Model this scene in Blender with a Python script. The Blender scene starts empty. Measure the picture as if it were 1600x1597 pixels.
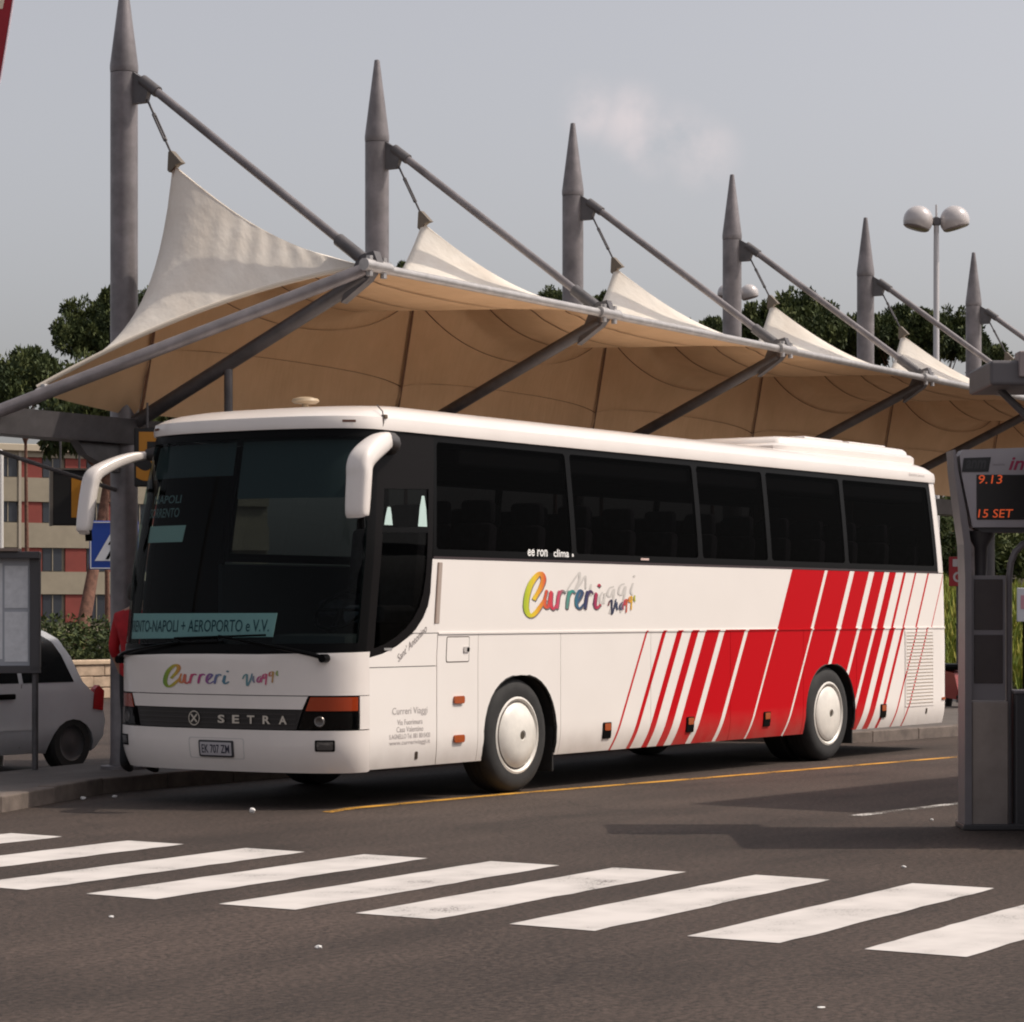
import bpy, bmesh, math, random
import numpy as np
from mathutils import Vector, Matrix
from mathutils.geometry import tessellate_polygon

random.seed(7); np.random.seed(7)
SC = bpy.context.scene
COL = SC.collection
R = math.radians

# ------------------------------------------------------------------ camera, sky, sun, exposure
YAW = 0.587
CAM = Vector((-16.7323, -12.8877, 1.5973))
cd = bpy.data.cameras.new('camera'); cam = bpy.data.objects.new('camera', cd); COL.objects.link(cam)
cam.location = CAM; cam.rotation_euler = (R(90), 0, YAW - R(90))
cd.sensor_fit = 'HORIZONTAL'; cd.sensor_width = 36; cd.lens = 36 * 4125 / 1600
cd.shift_y = (957.1 - 798.5) / 1600; cd.clip_start = .3; cd.clip_end = 4000
SC.camera = cam
FWD = Vector((math.cos(YAW), math.sin(YAW), 0)); RGT = Vector((math.sin(YAW), -math.cos(YAW), 0))

SUN_EL = R(51); SUNH = Vector((.56, -.83, 0)).normalized()
sdir = Vector((SUNH.x * math.cos(SUN_EL), SUNH.y * math.cos(SUN_EL), math.sin(SUN_EL)))
W = bpy.data.worlds.new('World'); SC.world = W; W.use_nodes = True
wn = W.node_tree.nodes; wl = W.node_tree.links
for n in list(wn): wn.remove(n)
wo = wn.new('ShaderNodeOutputWorld'); bg = wn.new('ShaderNodeBackground'); sky = wn.new('ShaderNodeTexSky')
sky.sky_type = 'NISHITA'; sky.sun_disc = False; sky.sun_elevation = SUN_EL
sky.sun_rotation = math.atan2(SUNH.x, SUNH.y)
sky.air_density = 1.0; sky.dust_density = 4.0; sky.ozone_density = 1.0; sky.altitude = 20
bg.inputs['Strength'].default_value = .15
# hazy, pale sky with a few small thin clouds
tc = wn.new('ShaderNodeTexCoord')
hz = wn.new('ShaderNodeHueSaturation'); hz.inputs['Saturation'].default_value = .30
wl.new(sky.outputs[0], hz.inputs['Color'])
mp = wn.new('ShaderNodeMapping'); mp.inputs['Scale'].default_value = (1, 1, 1)
wl.new(tc.outputs['Generated'], mp.inputs[0])
nz = wn.new('ShaderNodeTexNoise'); nz.inputs['Scale'].default_value = 38; nz.inputs['Detail'].default_value = 5
nz.inputs['Roughness'].default_value = .55
wl.new(mp.outputs[0], nz.inputs['Vector'])
def cloudmask(u, v, ru):
    d = (FWD + RGT * ((u - 800) / 4125) + Vector((0, 0, (957 - v) / 4125))).normalized()
    s = wn.new('ShaderNodeVectorMath'); s.operation = 'DISTANCE'; s.inputs[1].default_value = d
    wl.new(tc.outputs['Generated'], s.inputs[0])
    m = wn.new('ShaderNodeMapRange'); m.inputs[1].default_value = ru / 4125; m.inputs[2].default_value = ru * .1 / 4125
    m.interpolation_type = 'SMOOTHSTEP'
    wl.new(s.outputs['Value'], m.inputs[0]); return m.outputs[0]
acc = None
for u, v, ru in ((925, 170, 66), (985, 185, 78), (1010, 228, 66), (1100, 240, 75), (1060, 215, 70), (2600, 300, 200), (-900, 200, 160), (-1500, 420, 260)):
    o = cloudmask(u, v, ru)
    if acc is None: acc = o
    else:
        m = wn.new('ShaderNodeMath'); m.operation = 'MAXIMUM'; wl.new(acc, m.inputs[0]); wl.new(o, m.inputs[1]); acc = m.outputs[0]
nr = wn.new('ShaderNodeMapRange'); nr.inputs[1].default_value = .36; nr.inputs[2].default_value = .66
wl.new(nz.outputs[0], nr.inputs[0])
mm = wn.new('ShaderNodeMath'); mm.operation = 'MULTIPLY'; wl.new(acc, mm.inputs[0]); wl.new(nr.outputs[0], mm.inputs[1])
ms = wn.new('ShaderNodeMath'); ms.operation = 'MULTIPLY'; ms.inputs[1].default_value = .55; wl.new(mm.outputs[0], ms.inputs[0])
mixc = wn.new('ShaderNodeMix'); mixc.data_type = 'RGBA'
mixc.inputs[7].default_value = (5.6, 4.9, 4.9, 1)
tint = wn.new('ShaderNodeVectorMath'); tint.operation = 'MULTIPLY'; tint.inputs[1].default_value = (1.025, .985, .985)
wl.new(hz.outputs[0], tint.inputs[0])
wl.new(ms.outputs[0], mixc.inputs[0]); wl.new(tint.outputs[0], mixc.inputs[6])
wl.new(mixc.outputs[2], bg.inputs[0]); wl.new(bg.outputs[0], wo.inputs[0])

sl = bpy.data.lights.new('sun', 'SUN'); sl.energy = 3.2; sl.angle = R(.55); sl.color = (1, .90, .77)
so = bpy.data.objects.new('sun', sl); COL.objects.link(so); so.rotation_euler = sdir.to_track_quat('Z', 'Y').to_euler()
so.location = (20, -20, 30)
SC.view_settings.view_transform = 'Standard'; SC.view_settings.look = 'None'
SC.view_settings.exposure = 0.0; SC.view_settings.gamma = 1; SC.view_settings.use_curve_mapping = False
SC.cycles.filter_width = 2.0; SC.cycles.max_bounces = 8; SC.cycles.transparent_max_bounces = 12

# ------------------------------------------------------------------ materials
MATS = {}
def mat(name, col, rough=.6, metal=0, spec=.5, coat=0, var=0, vscale=6, bump=0, bscale=40, emit=None, estr=1, col2=None, rvar=0):
    if name in MATS: return MATS[name]
    m = bpy.data.materials.new(name); m.use_nodes = True; nt = m.node_tree; b = nt.nodes['Principled BSDF']
    b.inputs['Base Color'].default_value = (*col, 1); b.inputs['Roughness'].default_value = rough
    b.inputs['Metallic'].default_value = metal; b.inputs['Specular IOR Level'].default_value = spec
    b.inputs['Coat Weight'].default_value = coat; b.inputs['Coat Roughness'].default_value = .06
    if emit: b.inputs['Emission Color'].default_value = (*emit, 1); b.inputs['Emission Strength'].default_value = estr
    if var or bump or rvar:
        t = nt.nodes.new('ShaderNodeTexCoord')
        n = nt.nodes.new('ShaderNodeTexNoise'); n.inputs['Scale'].default_value = vscale; n.inputs['Detail'].default_value = 6
        n.inputs['Roughness'].default_value = .62
        nt.links.new(t.outputs['Object'], n.inputs['Vector'])
        if var:
            mr = nt.nodes.new('ShaderNodeMapRange'); mr.inputs[1].default_value = .32; mr.inputs[2].default_value = .68
            nt.links.new(n.outputs[0], mr.inputs[0])
            mx = nt.nodes.new('ShaderNodeMix'); mx.data_type = 'RGBA'
            c2 = col2 or tuple(c * (1 - var) for c in col); c1 = col if col2 else tuple(min(1, c * (1 + var * .5)) for c in col)
            mx.inputs[6].default_value = (*c1, 1); mx.inputs[7].default_value = (*c2, 1)
            nt.links.new(mr.outputs[0], mx.inputs[0]); nt.links.new(mx.outputs[2], b.inputs['Base Color'])
        if rvar:
            mr = nt.nodes.new('ShaderNodeMapRange'); mr.inputs[3].default_value = rough - rvar; mr.inputs[4].default_value = rough + rvar
            nt.links.new(n.outputs[0], mr.inputs[0]); nt.links.new(mr.outputs[0], b.inputs['Roughness'])
        if bump:
            n2 = nt.nodes.new('ShaderNodeTexNoise'); n2.inputs['Scale'].default_value = bscale; n2.inputs['Detail'].default_value = 4
            nt.links.new(t.outputs['Object'], n2.inputs['Vector'])
            bp = nt.nodes.new('ShaderNodeBump'); bp.inputs['Strength'].default_value = bump; bp.inputs['Distance'].default_value = .01
            nt.links.new(n2.outputs[0], bp.inputs['Height']); nt.links.new(bp.outputs[0], b.inputs['Normal'])
    MATS[name] = m; return m

def glass(name, tint, refl=1.0, rough=.02):
    m = bpy.data.materials.new(name); m.use_nodes = True; nt = m.node_tree
    for n in list(nt.nodes): nt.nodes.remove(n)
    o = nt.nodes.new('ShaderNodeOutputMaterial'); mx = nt.nodes.new('ShaderNodeMixShader')
    t = nt.nodes.new('ShaderNodeBsdfTransparent'); t.inputs[0].default_value = (*tint, 1)
    g = nt.nodes.new('ShaderNodeBsdfGlossy'); g.inputs['Roughness'].default_value = rough
    f = nt.nodes.new('ShaderNodeFresnel'); f.inputs[0].default_value = 1.45
    k = nt.nodes.new('ShaderNodeMath'); k.operation = 'MULTIPLY'; k.inputs[1].default_value = refl
    nt.links.new(f.outputs[0], k.inputs[0]); nt.links.new(k.outputs[0], mx.inputs[0])
    nt.links.new(t.outputs[0], mx.inputs[1]); nt.links.new(g.outputs[0], mx.inputs[2]); nt.links.new(mx.outputs[0], o.inputs[0])
    MATS[name] = m; return m

STEEL = mat('painted_steel', (.20, .18, .185), .42, .25, var=.35, vscale=3.5, bump=.04, bscale=9, rvar=.12)
STEELD = mat('dark_steel', (.10, .092, .095), .5, .2, var=.3, vscale=5)
GALV = mat('galvanised', (.42, .40, .39), .42, .55, var=.2, vscale=8)
WPAINT = mat('white_paint', (.75, .69, .65), .30, coat=.5, var=.05, vscale=1.7)
BLACK = mat('black_trim', (.004, .004, .0043), .3, spec=.05)
RUBBER = mat('rubber', (.020, .019, .019), .8, var=.3, vscale=9)
DARK = mat('dark_under', (.015, .014, .014), .9)
GLS = glass('tinted_glass', (.14, .138, .14), .06)
GLW = glass('windscreen_glass', (.48, .60, .60), .22)
GLD = glass('driver_glass', (.20, .22, .21), .18)
GLC = glass('clear_glass', (.8, .82, .82), .9)
SEAM = mat('panel_gap', (.10, .08, .07), .8)

# ------------------------------------------------------------------ object helpers
def link(o): COL.objects.link(o); return o
def setp(o, label=None, cat=None, group=None, kind=None):
    if label: o['label'] = label
    if cat: o['category'] = cat
    if group: o['group'] = group
    if kind: o['kind'] = kind
    return o
def thing(name, label, cat, loc=(0, 0, 0), rz=0, group=None):
    o = bpy.data.objects.new(name, None); link(o); o.location = loc; o.rotation_euler = (0, 0, rz); o.empty_display_size = .2
    return setp(o, label, cat, group)
def mwof(o):
    m = Matrix.LocRotScale(o.location, o.rotation_euler, o.scale)
    if o.parent: m = mwof(o.parent) @ o.matrix_parent_inverse @ m
    return m
def ob(name, me, material=None, parent=None, keep=False, loc=None, smooth=None):
    """keep=True: mesh coordinates are world coordinates although it is parented"""
    if material is not None and not me.materials:
        for mm_ in (material if isinstance(material, (list, tuple)) else [material]): me.materials.append(mm_)
    o = bpy.data.objects.new(name, me); link(o)
    if loc is not None: o.location = loc
    if parent is not None:
        o.parent = parent
        if keep: o.matrix_parent_inverse = mwof(parent).inverted()
    if smooth: me.polygons.foreach_set('use_smooth', [True] * len(me.polygons))
    return o
def mesh(name, v, f, smooth=False):
    me = bpy.data.meshes.new(name); me.from_pydata([tuple(map(float, p)) for p in v], [], f); me.update()
    if smooth: me.polygons.foreach_set('use_smooth', [True] * len(me.polygons))
    return me
def copy_tree(o, parent=None):
    c = o.copy(); link(c); c.parent = parent
    if parent is not None: c.matrix_parent_inverse = o.matrix_parent_inverse.copy()
    for ch in [x for x in bpy.data.objects if x.parent == o]: copy_tree(ch, c)
    return c
class MB:
    def __init__(s): s.v = []; s.f = []
    def add(s, v, f):
        n = len(s.v); s.v += [tuple(map(float, p)) for p in v]; s.f += [tuple(i + n for i in q) for q in f]; return s
    def box(s, a, b, M=None):
        (x0, y0, z0), (x1, y1, z1) = a, b
        v = [(x0, y0, z0), (x1, y0, z0), (x1, y1, z0), (x0, y1, z0), (x0, y0, z1), (x1, y0, z1), (x1, y1, z1), (x0, y1, z1)]
        if M is not None: v = [tuple(M @ Vector(p)) for p in v]
        return s.add(v, [(0, 3, 2, 1), (4, 5, 6, 7), (0, 1, 5, 4), (1, 2, 6, 5), (2, 3, 7, 6), (3, 0, 4, 7)])
    def bbox(s, a, b, w=.01, M=None):
        bm = bmesh.new(); bmesh.ops.create_cube(bm, size=1)
        for v in bm.verts: v.co = Vector((a[i] + (b[i] - a[i]) * (v.co[i] + .5) for i in range(3)))
        bmesh.ops.bevel(bm, geom=bm.edges[:], offset=w, segments=2, affect='EDGES', profile=.5)
        bm.verts.index_update()
        v = [(M @ q.co if M is not None else q.co.copy()) for q in bm.verts]; f = [tuple(q.index for q in p.verts) for p in bm.faces]
        bm.free(); return s.add(v, f)
    def tube(s, pts, r, n=12, cap=True):
        pts = [Vector(p) for p in pts]; rr = r if isinstance(r, (list, tuple)) else [r] * len(pts)
        V = []; ref = None
        for i, p in enumerate(pts):
            d = (pts[min(i + 1, len(pts) - 1)] - pts[max(i - 1, 0)]).normalized()
            if ref is None: ref = Vector((0, 0, 1)) if abs(d.z) < .9 else Vector((1, 0, 0))
            a = d.cross(ref).normalized(); b = d.cross(a).normalized(); ref = -b if False else ref
            for k in range(n):
                t = 2 * math.pi * k / n; V.append(p + (a * math.cos(t) + b * math.sin(t)) * rr[i])
        F = [(i * n + k, i * n + (k + 1) % n, (i + 1) * n + (k + 1) % n, (i + 1) * n + k) for i in range(len(pts) - 1) for k in range(n)]
        if cap: F += [tuple(range(n - 1, -1, -1)), tuple(range((len(pts) - 1) * n, len(pts) * n))]
        return s.add(V, F)
    def lathe(s, prof, n=32, axis='Z', c=(0, 0, 0)):
        V = []
        for r, h in prof:
            for k in range(n):
                t = 2 * math.pi * k / n; x, y = r * math.cos(t), r * math.sin(t)
                p = (x, y, h) if axis == 'Z' else ((x, h, y) if axis == 'Y' else (h, x, y))
                V.append((p[0] + c[0], p[1] + c[1], p[2] + c[2]))
        m = len(prof)
        return s.add(V, [(i * n + k, i * n + (k + 1) % n, (i + 1) * n + (k + 1) % n, (i + 1) * n + k) for i in range(m - 1) for k in range(n)])
    def prism(s, outline, o, ax, ay, th):
        """outline 2D polygon in plane o + x*ax + y*ay, extruded by vector th"""
        o, ax, ay, th = Vector(o), Vector(ax), Vector(ay), Vector(th); n = len(outline)
        P = [o + ax * x + ay * y for x, y in outline]
        T = tessellate_polygon([[Vector((x, y, 0)) for x, y in outline]])
        F = [tuple(t) for t in T] + [tuple(i + n for i in t[::-1]) for t in T] + [(i, (i + 1) % n, (i + 1) % n + n, i + n) for i in range(n)]
        return s.add(P + [p + th for p in P], F)
    def me(s, name, smooth=False):
        me = mesh(name, s.v, s.f)
        bm = bmesh.new(); bm.from_mesh(me); bmesh.ops.recalc_face_normals(bm, faces=bm.faces[:]); bm.to_mesh(me); bm.free()
        if smooth:
            me.polygons.foreach_set('use_smooth', [True] * len(me.polygons))
            me.set_sharp_from_angle(angle=R(38))
        return me

def at(u, v, d):     # a point d metres deep in view of pixel u, v of the 1600 px picture (used only to choose positions)
    return CAM + d * (FWD + RGT * ((u - 800) / 4125) + Vector((0, 0, (957.1 - v) / 4125)))

def text_tris(body, shear=0, bold=0, spacing=1.0):
    c = bpy.data.curves.new('t', 'FONT'); c.body = body; c.shear = shear; c.offset = bold; c.space_character = spacing; c.resolution_u = 3
    o = bpy.data.objects.new('t', c); link(o)
    dg = bpy.context.evaluated_depsgraph_get(); me = bpy.data.meshes.new_from_object(o.evaluated_get(dg))
    bm = bmesh.new(); bm.from_mesh(me); bmesh.ops.triangulate(bm, faces=bm.faces[:]); bm.verts.index_update()
    v = np.array([p.co[:2] for p in bm.verts]); f = [tuple(q.index for q in p.verts) for p in bm.faces]
    bm.free(); bpy.data.objects.remove(o); bpy.data.curves.remove(c); bpy.data.meshes.remove(me)
    v = v - v.min(0); v = v / max(v.max(0)[0], 1e-6), v.max(0)[1] / v.max(0)[0]
    return v[0], f, v[1]
def text_on(name, body, fn, w, h, material, parent=None, shear=0, bold=0, spacing=1.0):
    """fn(x,y)->world point ; text fills w x h"""
    v, f, asp = text_tris(body, shear, bold, spacing)
    V = [fn(p[0] * w, p[1] / asp * h) for p in v]
    return ob(name, mesh(name, V, f), material, parent, keep=True)

def catmull(P, n=7):
    P = np.array(P, float); Q = np.vstack([2 * P[0] - P[1], P, 2 * P[-1] - P[-2]]); out = []
    for i in range(1, len(Q) - 2):
        for t in np.linspace(0, 1, n, endpoint=False):
            a, b, c, d = Q[i - 1], Q[i], Q[i + 1], Q[i + 2]
            out.append(.5 * (2 * b + (c - a) * t + (2 * a - 5 * b + 4 * c - d) * t * t + (3 * b - a - 3 * c + d) * t ** 3))
    out.append(P[-1]); return np.array(out)
def ribbon(P, w0, w1=None):
    C = catmull(P); n = len(C); d = np.gradient(C, axis=0); d /= np.linalg.norm(d, axis=1)[:, None] + 1e-9
    nrm = np.stack([-d[:, 1], d[:, 0]], 1)
    t = np.linspace(0, 1, n); ww = w0 * (.45 + .55 * np.sin(np.pi * np.clip(t * 1.0, .08, .92)) ** .5)
    # broad-nib pen: thicker on down strokes
    ww = ww * (.72 + .36 * np.abs(d[:, 1]))
    V = np.vstack([C + nrm * ww[:, None] / 2, C - nrm * ww[:, None] / 2])
    return V, [(i, i + 1, n + i + 1, n + i) for i in range(n - 1)]

# ------------------------------------------------------------------ ground, pavement, markings
def asphalt():
    m = bpy.data.materials.new('asphalt'); m.use_nodes = True; nt = m.node_tree; b = nt.nodes['Principled BSDF']; N = nt.nodes.new; K = nt.links.new
    t = N('ShaderNodeTexCoord')
    a = N('ShaderNodeTexNoise'); a.inputs['Scale'].default_value = 26; a.inputs['Detail'].default_value = 9; a.inputs['Roughness'].default_value = .86
    c = N('ShaderNodeTexNoise'); c.inputs['Scale'].default_value = .55; c.inputs['Detail'].default_value = 5
    st = N('ShaderNodeMapping'); st.inputs['Scale'].default_value = (.10, .9, 1); st.inputs['Rotation'].default_value = (0, 0, R(5))
    s = N('ShaderNodeTexNoise'); s.inputs['Scale'].default_value = 1.6; s.inputs['Detail'].default_value = 4
    K(t.outputs['Object'], st.inputs[0]); K(st.outputs[0], s.inputs['Vector'])
    for n in (a, c): K(t.outputs['Object'], n.inputs['Vector'])
    r1 = N('ShaderNodeValToRGB'); r1.color_ramp.elements[0].position = .41; r1.color_ramp.elements[0].color = (.014, .0102, .0082, 1)
    r1.color_ramp.elements[1].position = .61; r1.color_ramp.elements[1].color = (.094, .066, .053, 1)
    K(a.outputs[0], r1.inputs[0])
    r2 = N('ShaderNodeMapRange'); r2.inputs[1].default_value = .3; r2.inputs[2].default_value = .7; r2.inputs[3].default_value = .78; r2.inputs[4].default_value = 1.22
    K(c.outputs[0], r2.inputs[0])
    r3 = N('ShaderNodeMapRange'); r3.inputs[1].default_value = .35; r3.inputs[2].default_value = .65; r3.inputs[3].default_value = .80; r3.inputs[4].default_value = 1.18
    K(s.outputs[0], r3.inputs[0])
    mu = N('ShaderNodeMath'); mu.operation = 'MULTIPLY'; K(r2.outputs[0], mu.inputs[0]); K(r3.outputs[0], mu.inputs[1])
    vm = N('ShaderNodeVectorMath'); vm.operation = 'SCALE'; K(r1.outputs[0], vm.inputs[0]); K(mu.outputs[0], vm.inputs['Scale'])
    # cracks
    vo = N('ShaderNodeTexVoronoi'); vo.feature = 'DISTANCE_TO_EDGE'; vo.inputs['Scale'].default_value = .28
    wq = N('ShaderNodeTexNoise'); wq.inputs['Scale'].default_value = 1.5; wq.inputs['Detail'].default_value = 6; K(t.outputs['Object'], wq.inputs['Vector'])
    wv = N('ShaderNodeVectorMath'); wv.operation = 'MULTIPLY_ADD'; wv.inputs[1].default_value = (.9, .9, 0); K(wq.outputs['Color'], wv.inputs[0]); K(t.outputs['Object'], wv.inputs[2])
    K(wv.outputs[0], vo.inputs['Vector'])
    cr = N('ShaderNodeMapRange'); cr.inputs[1].default_value = 0; cr.inputs[2].default_value = .006; cr.inputs[3].default_value = .72; cr.inputs[4].default_value = 1
    K(vo.outputs['Distance'], cr.inputs[0])
    v2 = N('ShaderNodeVectorMath'); v2.operation = 'SCALE'; K(vm.outputs[0], v2.inputs[0]); K(cr.outputs[0], v2.inputs['Scale'])
    # oil drips and tyre-darkened patches
    ol = N('ShaderNodeTexNoise'); ol.inputs['Scale'].default_value = .9; ol.inputs['Detail'].default_value = 8; ol.inputs['Roughness'].default_value = .65; ol.inputs['Distortion'].default_value = .6
    om = N('ShaderNodeMapping'); om.inputs['Scale'].default_value = (.45, 1.1, 1); om.inputs['Location'].default_value = (3.3, 7.1, 0); K(t.outputs['Object'], om.inputs[0]); K(om.outputs[0], ol.inputs['Vector'])
    orr = N('ShaderNodeMapRange'); orr.inputs[1].default_value = .54; orr.inputs[2].default_value = .70; orr.inputs[3].default_value = 1.0; orr.inputs[4].default_value = .62; K(ol.outputs[0], orr.inputs[0])
    v3 = N('ShaderNodeVectorMath'); v3.operation = 'SCALE'; K(v2.outputs[0], v3.inputs[0]); K(orr.outputs[0], v3.inputs['Scale']); v2 = v3
    # small pale stones and chewing-gum spots
    sp = N('ShaderNodeTexVoronoi'); sp.inputs['Scale'].default_value = 9; K(t.outputs['Object'], sp.inputs['Vector'])
    spm = N('ShaderNodeMapRange'); spm.inputs[1].default_value = .05; spm.inputs[2].default_value = .09; spm.inputs[3].default_value = .35; spm.inputs[4].default_value = 0
    K(sp.outputs['Distance'], spm.inputs[0])
    mx = N('ShaderNodeMix'); mx.data_type = 'RGBA'; mx.inputs[7].default_value = (.14, .12, .11, 1)
    K(spm.outputs[0], mx.inputs[0]); K(v2.outputs[0], mx.inputs[6]); K(mx.outputs[2], b.inputs['Base Color'])
    b.inputs['Roughness'].default_value = .82; b.inputs['Specular IOR Level'].default_value = .35
    bp = N('ShaderNodeBump'); bp.inputs['Strength'].default_value = .55; bp.inputs['Distance'].default_value = .012
    K(a.outputs[0], bp.inputs['Height']); K(bp.outputs[0], b.inputs['Normal'])
    MATS['asphalt'] = m; return m
ASPH = asphalt()
def paint(name, col, wear=.5, grain=60):
    m = bpy.data.materials.new(name); m.use_nodes = True; nt = m.node_tree; b = nt.nodes['Principled BSDF']; N = nt.nodes.new; K = nt.links.new
    t = N('ShaderNodeTexCoord'); a = N('ShaderNodeTexNoise'); a.inputs['Scale'].default_value = grain; a.inputs['Detail'].default_value = 6; a.inputs['Roughness'].default_value = .7
    c = N('ShaderNodeTexNoise'); c.inputs['Scale'].default_value = 2.2; c.inputs['Detail'].default_value = 5
    K(t.outputs['Object'], a.inputs['Vector']); K(t.outputs['Object'], c.inputs['Vector'])
    ad = N('ShaderNodeMath'); ad.operation = 'MULTIPLY_ADD'; ad.inputs[1].default_value = .8; K(c.outputs[0], ad.inputs[0]); K(a.outputs[0], ad.inputs[2])
    mr = N('ShaderNodeMapRange'); mr.inputs[1].default_value = wear; mr.inputs[2].default_value = wear + .13; K(ad.outputs[0], mr.inputs[0])
    K(mr.outputs[0], b.inputs['Alpha'])
    mx = N('ShaderNodeMix'); mx.data_type = 'RGBA'; mx.inputs[6].default_value = (*[q * .80 for q in col], 1); mx.inputs[7].default_value = (*col, 1)
    r = N('ShaderNodeMapRange'); r.inputs[1].default_value = .35; r.inputs[2].default_value = .6; K(c.outputs[0], r.inputs[0]); K(r.outputs[0], mx.inputs[0])
    K(mx.outputs[2], b.inputs['Base Color']); b.inputs['Roughness'].default_value = .75
    MATS[name] = m; return m
ROADW = paint('road_white', (.57, .53, .505), .62); ROADY = paint('road_yellow', (.58, .29, .03), .76)
PAVE = mat('pavement_concrete', (.115, .098, .088), .85, var=.3, vscale=3, bump=.3, bscale=60)
KERB = mat('kerb_stone', (.145, .115, .098), .85, var=.35, vscale=5, bump=.3, bscale=50)

rd = ob('road', mesh('road', [(-1500, -1500, 0), (1500, -1500, 0), (1500, 1500, 0), (-1500, 1500, 0)], [(0, 1, 2, 3)]), ASPH); setp(rd, kind='structure')

# zebra crossing
zb = thing('zebra_crossing', None, None); zb['kind'] = 'structure'
ZY = [1.35, .43, -.69, -1.75, -2.69, -3.66, -4.54, -5.49, -6.50, -7.45, -8.42, -9.4]
for i, y in enumerate(ZY):
    x0, x1 = -5.62 - .05 * max(0, 4 - i) * .8 + .05 * max(0, i - 4) * .9, -2.86 + .075 * max(0, i - 3)
    x0 += random.uniform(-.02, .02)
    w = .26; sk = -.16
    n = 16; V = []
    for k in range(n + 1):
        t = k / n; x = x0 + (x1 - x0) * t
        V += [(x + random.uniform(-.008, .008), y - w + sk * (1 - t) + random.uniform(-.011, .011), .004), (x + random.uniform(-.008, .008), y + w + sk * (1 - t) + random.uniform(-.007, .007), .004)]
    ob('stripe', mesh('stripe', V, [(2 * k, 2 * k + 2, 2 * k + 3, 2 * k + 1) for k in range(n)]), ROADW, zb)
# yellow bay line
YL = [(.0, .02, .11), (.45, .115, .12), (1.4, .06, .12), (2.62, -.01, .12), (5.45, -.335, .12), (10.3, -.83, .12), (22, -2.05, .12)]
V = []
for x, y, w in YL: V += [(x, y - w / 2, .004), (x, y + w / 2, .004)]
yl = ob('lane_line', mesh('lane_line', V, [(2 * k, 2 * k + 2, 2 * k + 3, 2 * k + 1) for k in range(len(YL) - 1)]), ROADY); setp(yl, kind='structure')
# worn white line by the info pillar
V = [(2.0, -3.72, .004), (5.6, -3.95, .004), (5.6, -3.85, .004), (2.0, -3.60, .004)]
wl_ = ob('lane_line', mesh('lane_line', V, [(0, 1, 2, 3)]), paint('road_white_worn', (.6, .57, .54), .86)); setp(wl_, kind='structure')

# platform with kerb stones
KP = [(-12, -1.9), (-4.4, 1.05), (-1.46, 2.18), (.66, 3.02), (1.6, 3.1), (12.0, 3.12), (12.35, 1.62), (12.8, 1.43), (15, 1.22), (30, -.22), (60, -3)]
FAR = [(60, 6), (18, 5.6), (2.6, 4.85), (-2, 3.9), (-12, 1)]
pts = KP + FAR
T = tessellate_polygon([[Vector((x, y, 0)) for x, y in pts]])
n = len(pts)
pv = ob('pavement', mesh('pavement', [(x, y, .13) for x, y in pts] + [(x, y, -.05) for x, y in pts], [tuple(t) for t in T] + [(i, (i + 1) % n, (i + 1) % n + n, i + n) for i in range(n)]), PAVE); setp(pv, kind='structure')
def kerbs(path, parent):
    for (xa, ya), (xb, yb) in zip(path[:-1], path[1:]):
        L_ = math.hypot(xb - xa, yb - ya); k = max(1, round(L_ / .98)); d = Vector(((xb - xa) / L_, (yb - ya) / L_, 0)); nn = Vector((-d.y, d.x, 0))
        for i in range(k):
            a = Vector((xa, ya, 0)) + d * (L_ * i / k + .004); ln = L_ / k - .008; dz = random.uniform(-.006, .006)
            M = Matrix((( d.x, nn.x, 0, a.x), (d.y, nn.y, 0, a.y), (0, 0, 1, 0), (0, 0, 0, 1)))
            ob('kerb_stone', MB().bbox((0, -.014 + dz * .5, -.02), (ln, .15, .137 + dz), .014, M).me('kerb_stone'), KERB, parent)
kerbs(KP[1:10], pv)

# ------------------------------------------------------------------ coach body surface
HW, DEP, NE, LEN, RC = 1.25, .50, 2.4, 12.0, .28
_t = np.linspace(0, np.pi / 2, 400)
_v = list(HW * np.sin(_t) ** (2 / NE)); _x = list(DEP - DEP * np.cos(_t) ** (2 / NE))
for q in np.linspace(DEP, LEN - RC, 60)[1:]: _x.append(q); _v.append(HW)
for q in np.linspace(0, np.pi / 2, 12)[1:]: _x.append(LEN - RC + RC * np.sin(q)); _v.append(HW - RC + RC * np.cos(q))
for q in np.linspace(HW - RC, 0, 8)[1:]: _x.append(LEN); _v.append(q)
_x = np.array(_x); _v = np.array(_v); _u = np.concatenate([[0], np.cumsum(np.hypot(np.diff(_x), np.diff(_v)))])
UEND = _u[-1]
def smst(a, b, x): q = np.clip((x - a) / (b - a), 0, 1); return q * q * (3 - 2 * q)
def S(u, z):
    u = np.asarray(u, float); z = np.asarray(z, float)
    au = np.abs(u); x = np.interp(au, _u, _x); v = np.interp(au, _u, _v) * np.sign(u)
    zz = np.clip(z - 1.22, 0, None); r = .115 * zz + .025 * zz ** 2; w = 1 - smst(.45, 3.2, x)
    x = x + r * w; x = x - .11 * smst(9, 12, x) * zz / 1.9
    tk = .05 * np.clip((.55 - z) / .27, 0, 1.2) ** 2
    tum = .10 * np.clip((z - 2.05) / 1.1, 0, 1.3) ** 1.3 + tk
    x = x + tk * w * 1.2; v = v * (1 - tum / HW)
    return np.stack([x, 1.25 - v, z + 0 * x], -1)
def SN(u, z):
    e = 2e-3
    a = S(u + e, z) - S(u - e, z); b = S(u, np.asarray(z) + e) - S(u, np.asarray(z) - e)
    n = np.cross(a, b); n /= np.linalg.norm(n, axis=-1)[..., None] + 1e-12
    return n
_s = SN(np.array([.3]), np.array([1.]))[0]; NSGN = -1 if _s[0] > 0 else 1
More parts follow.
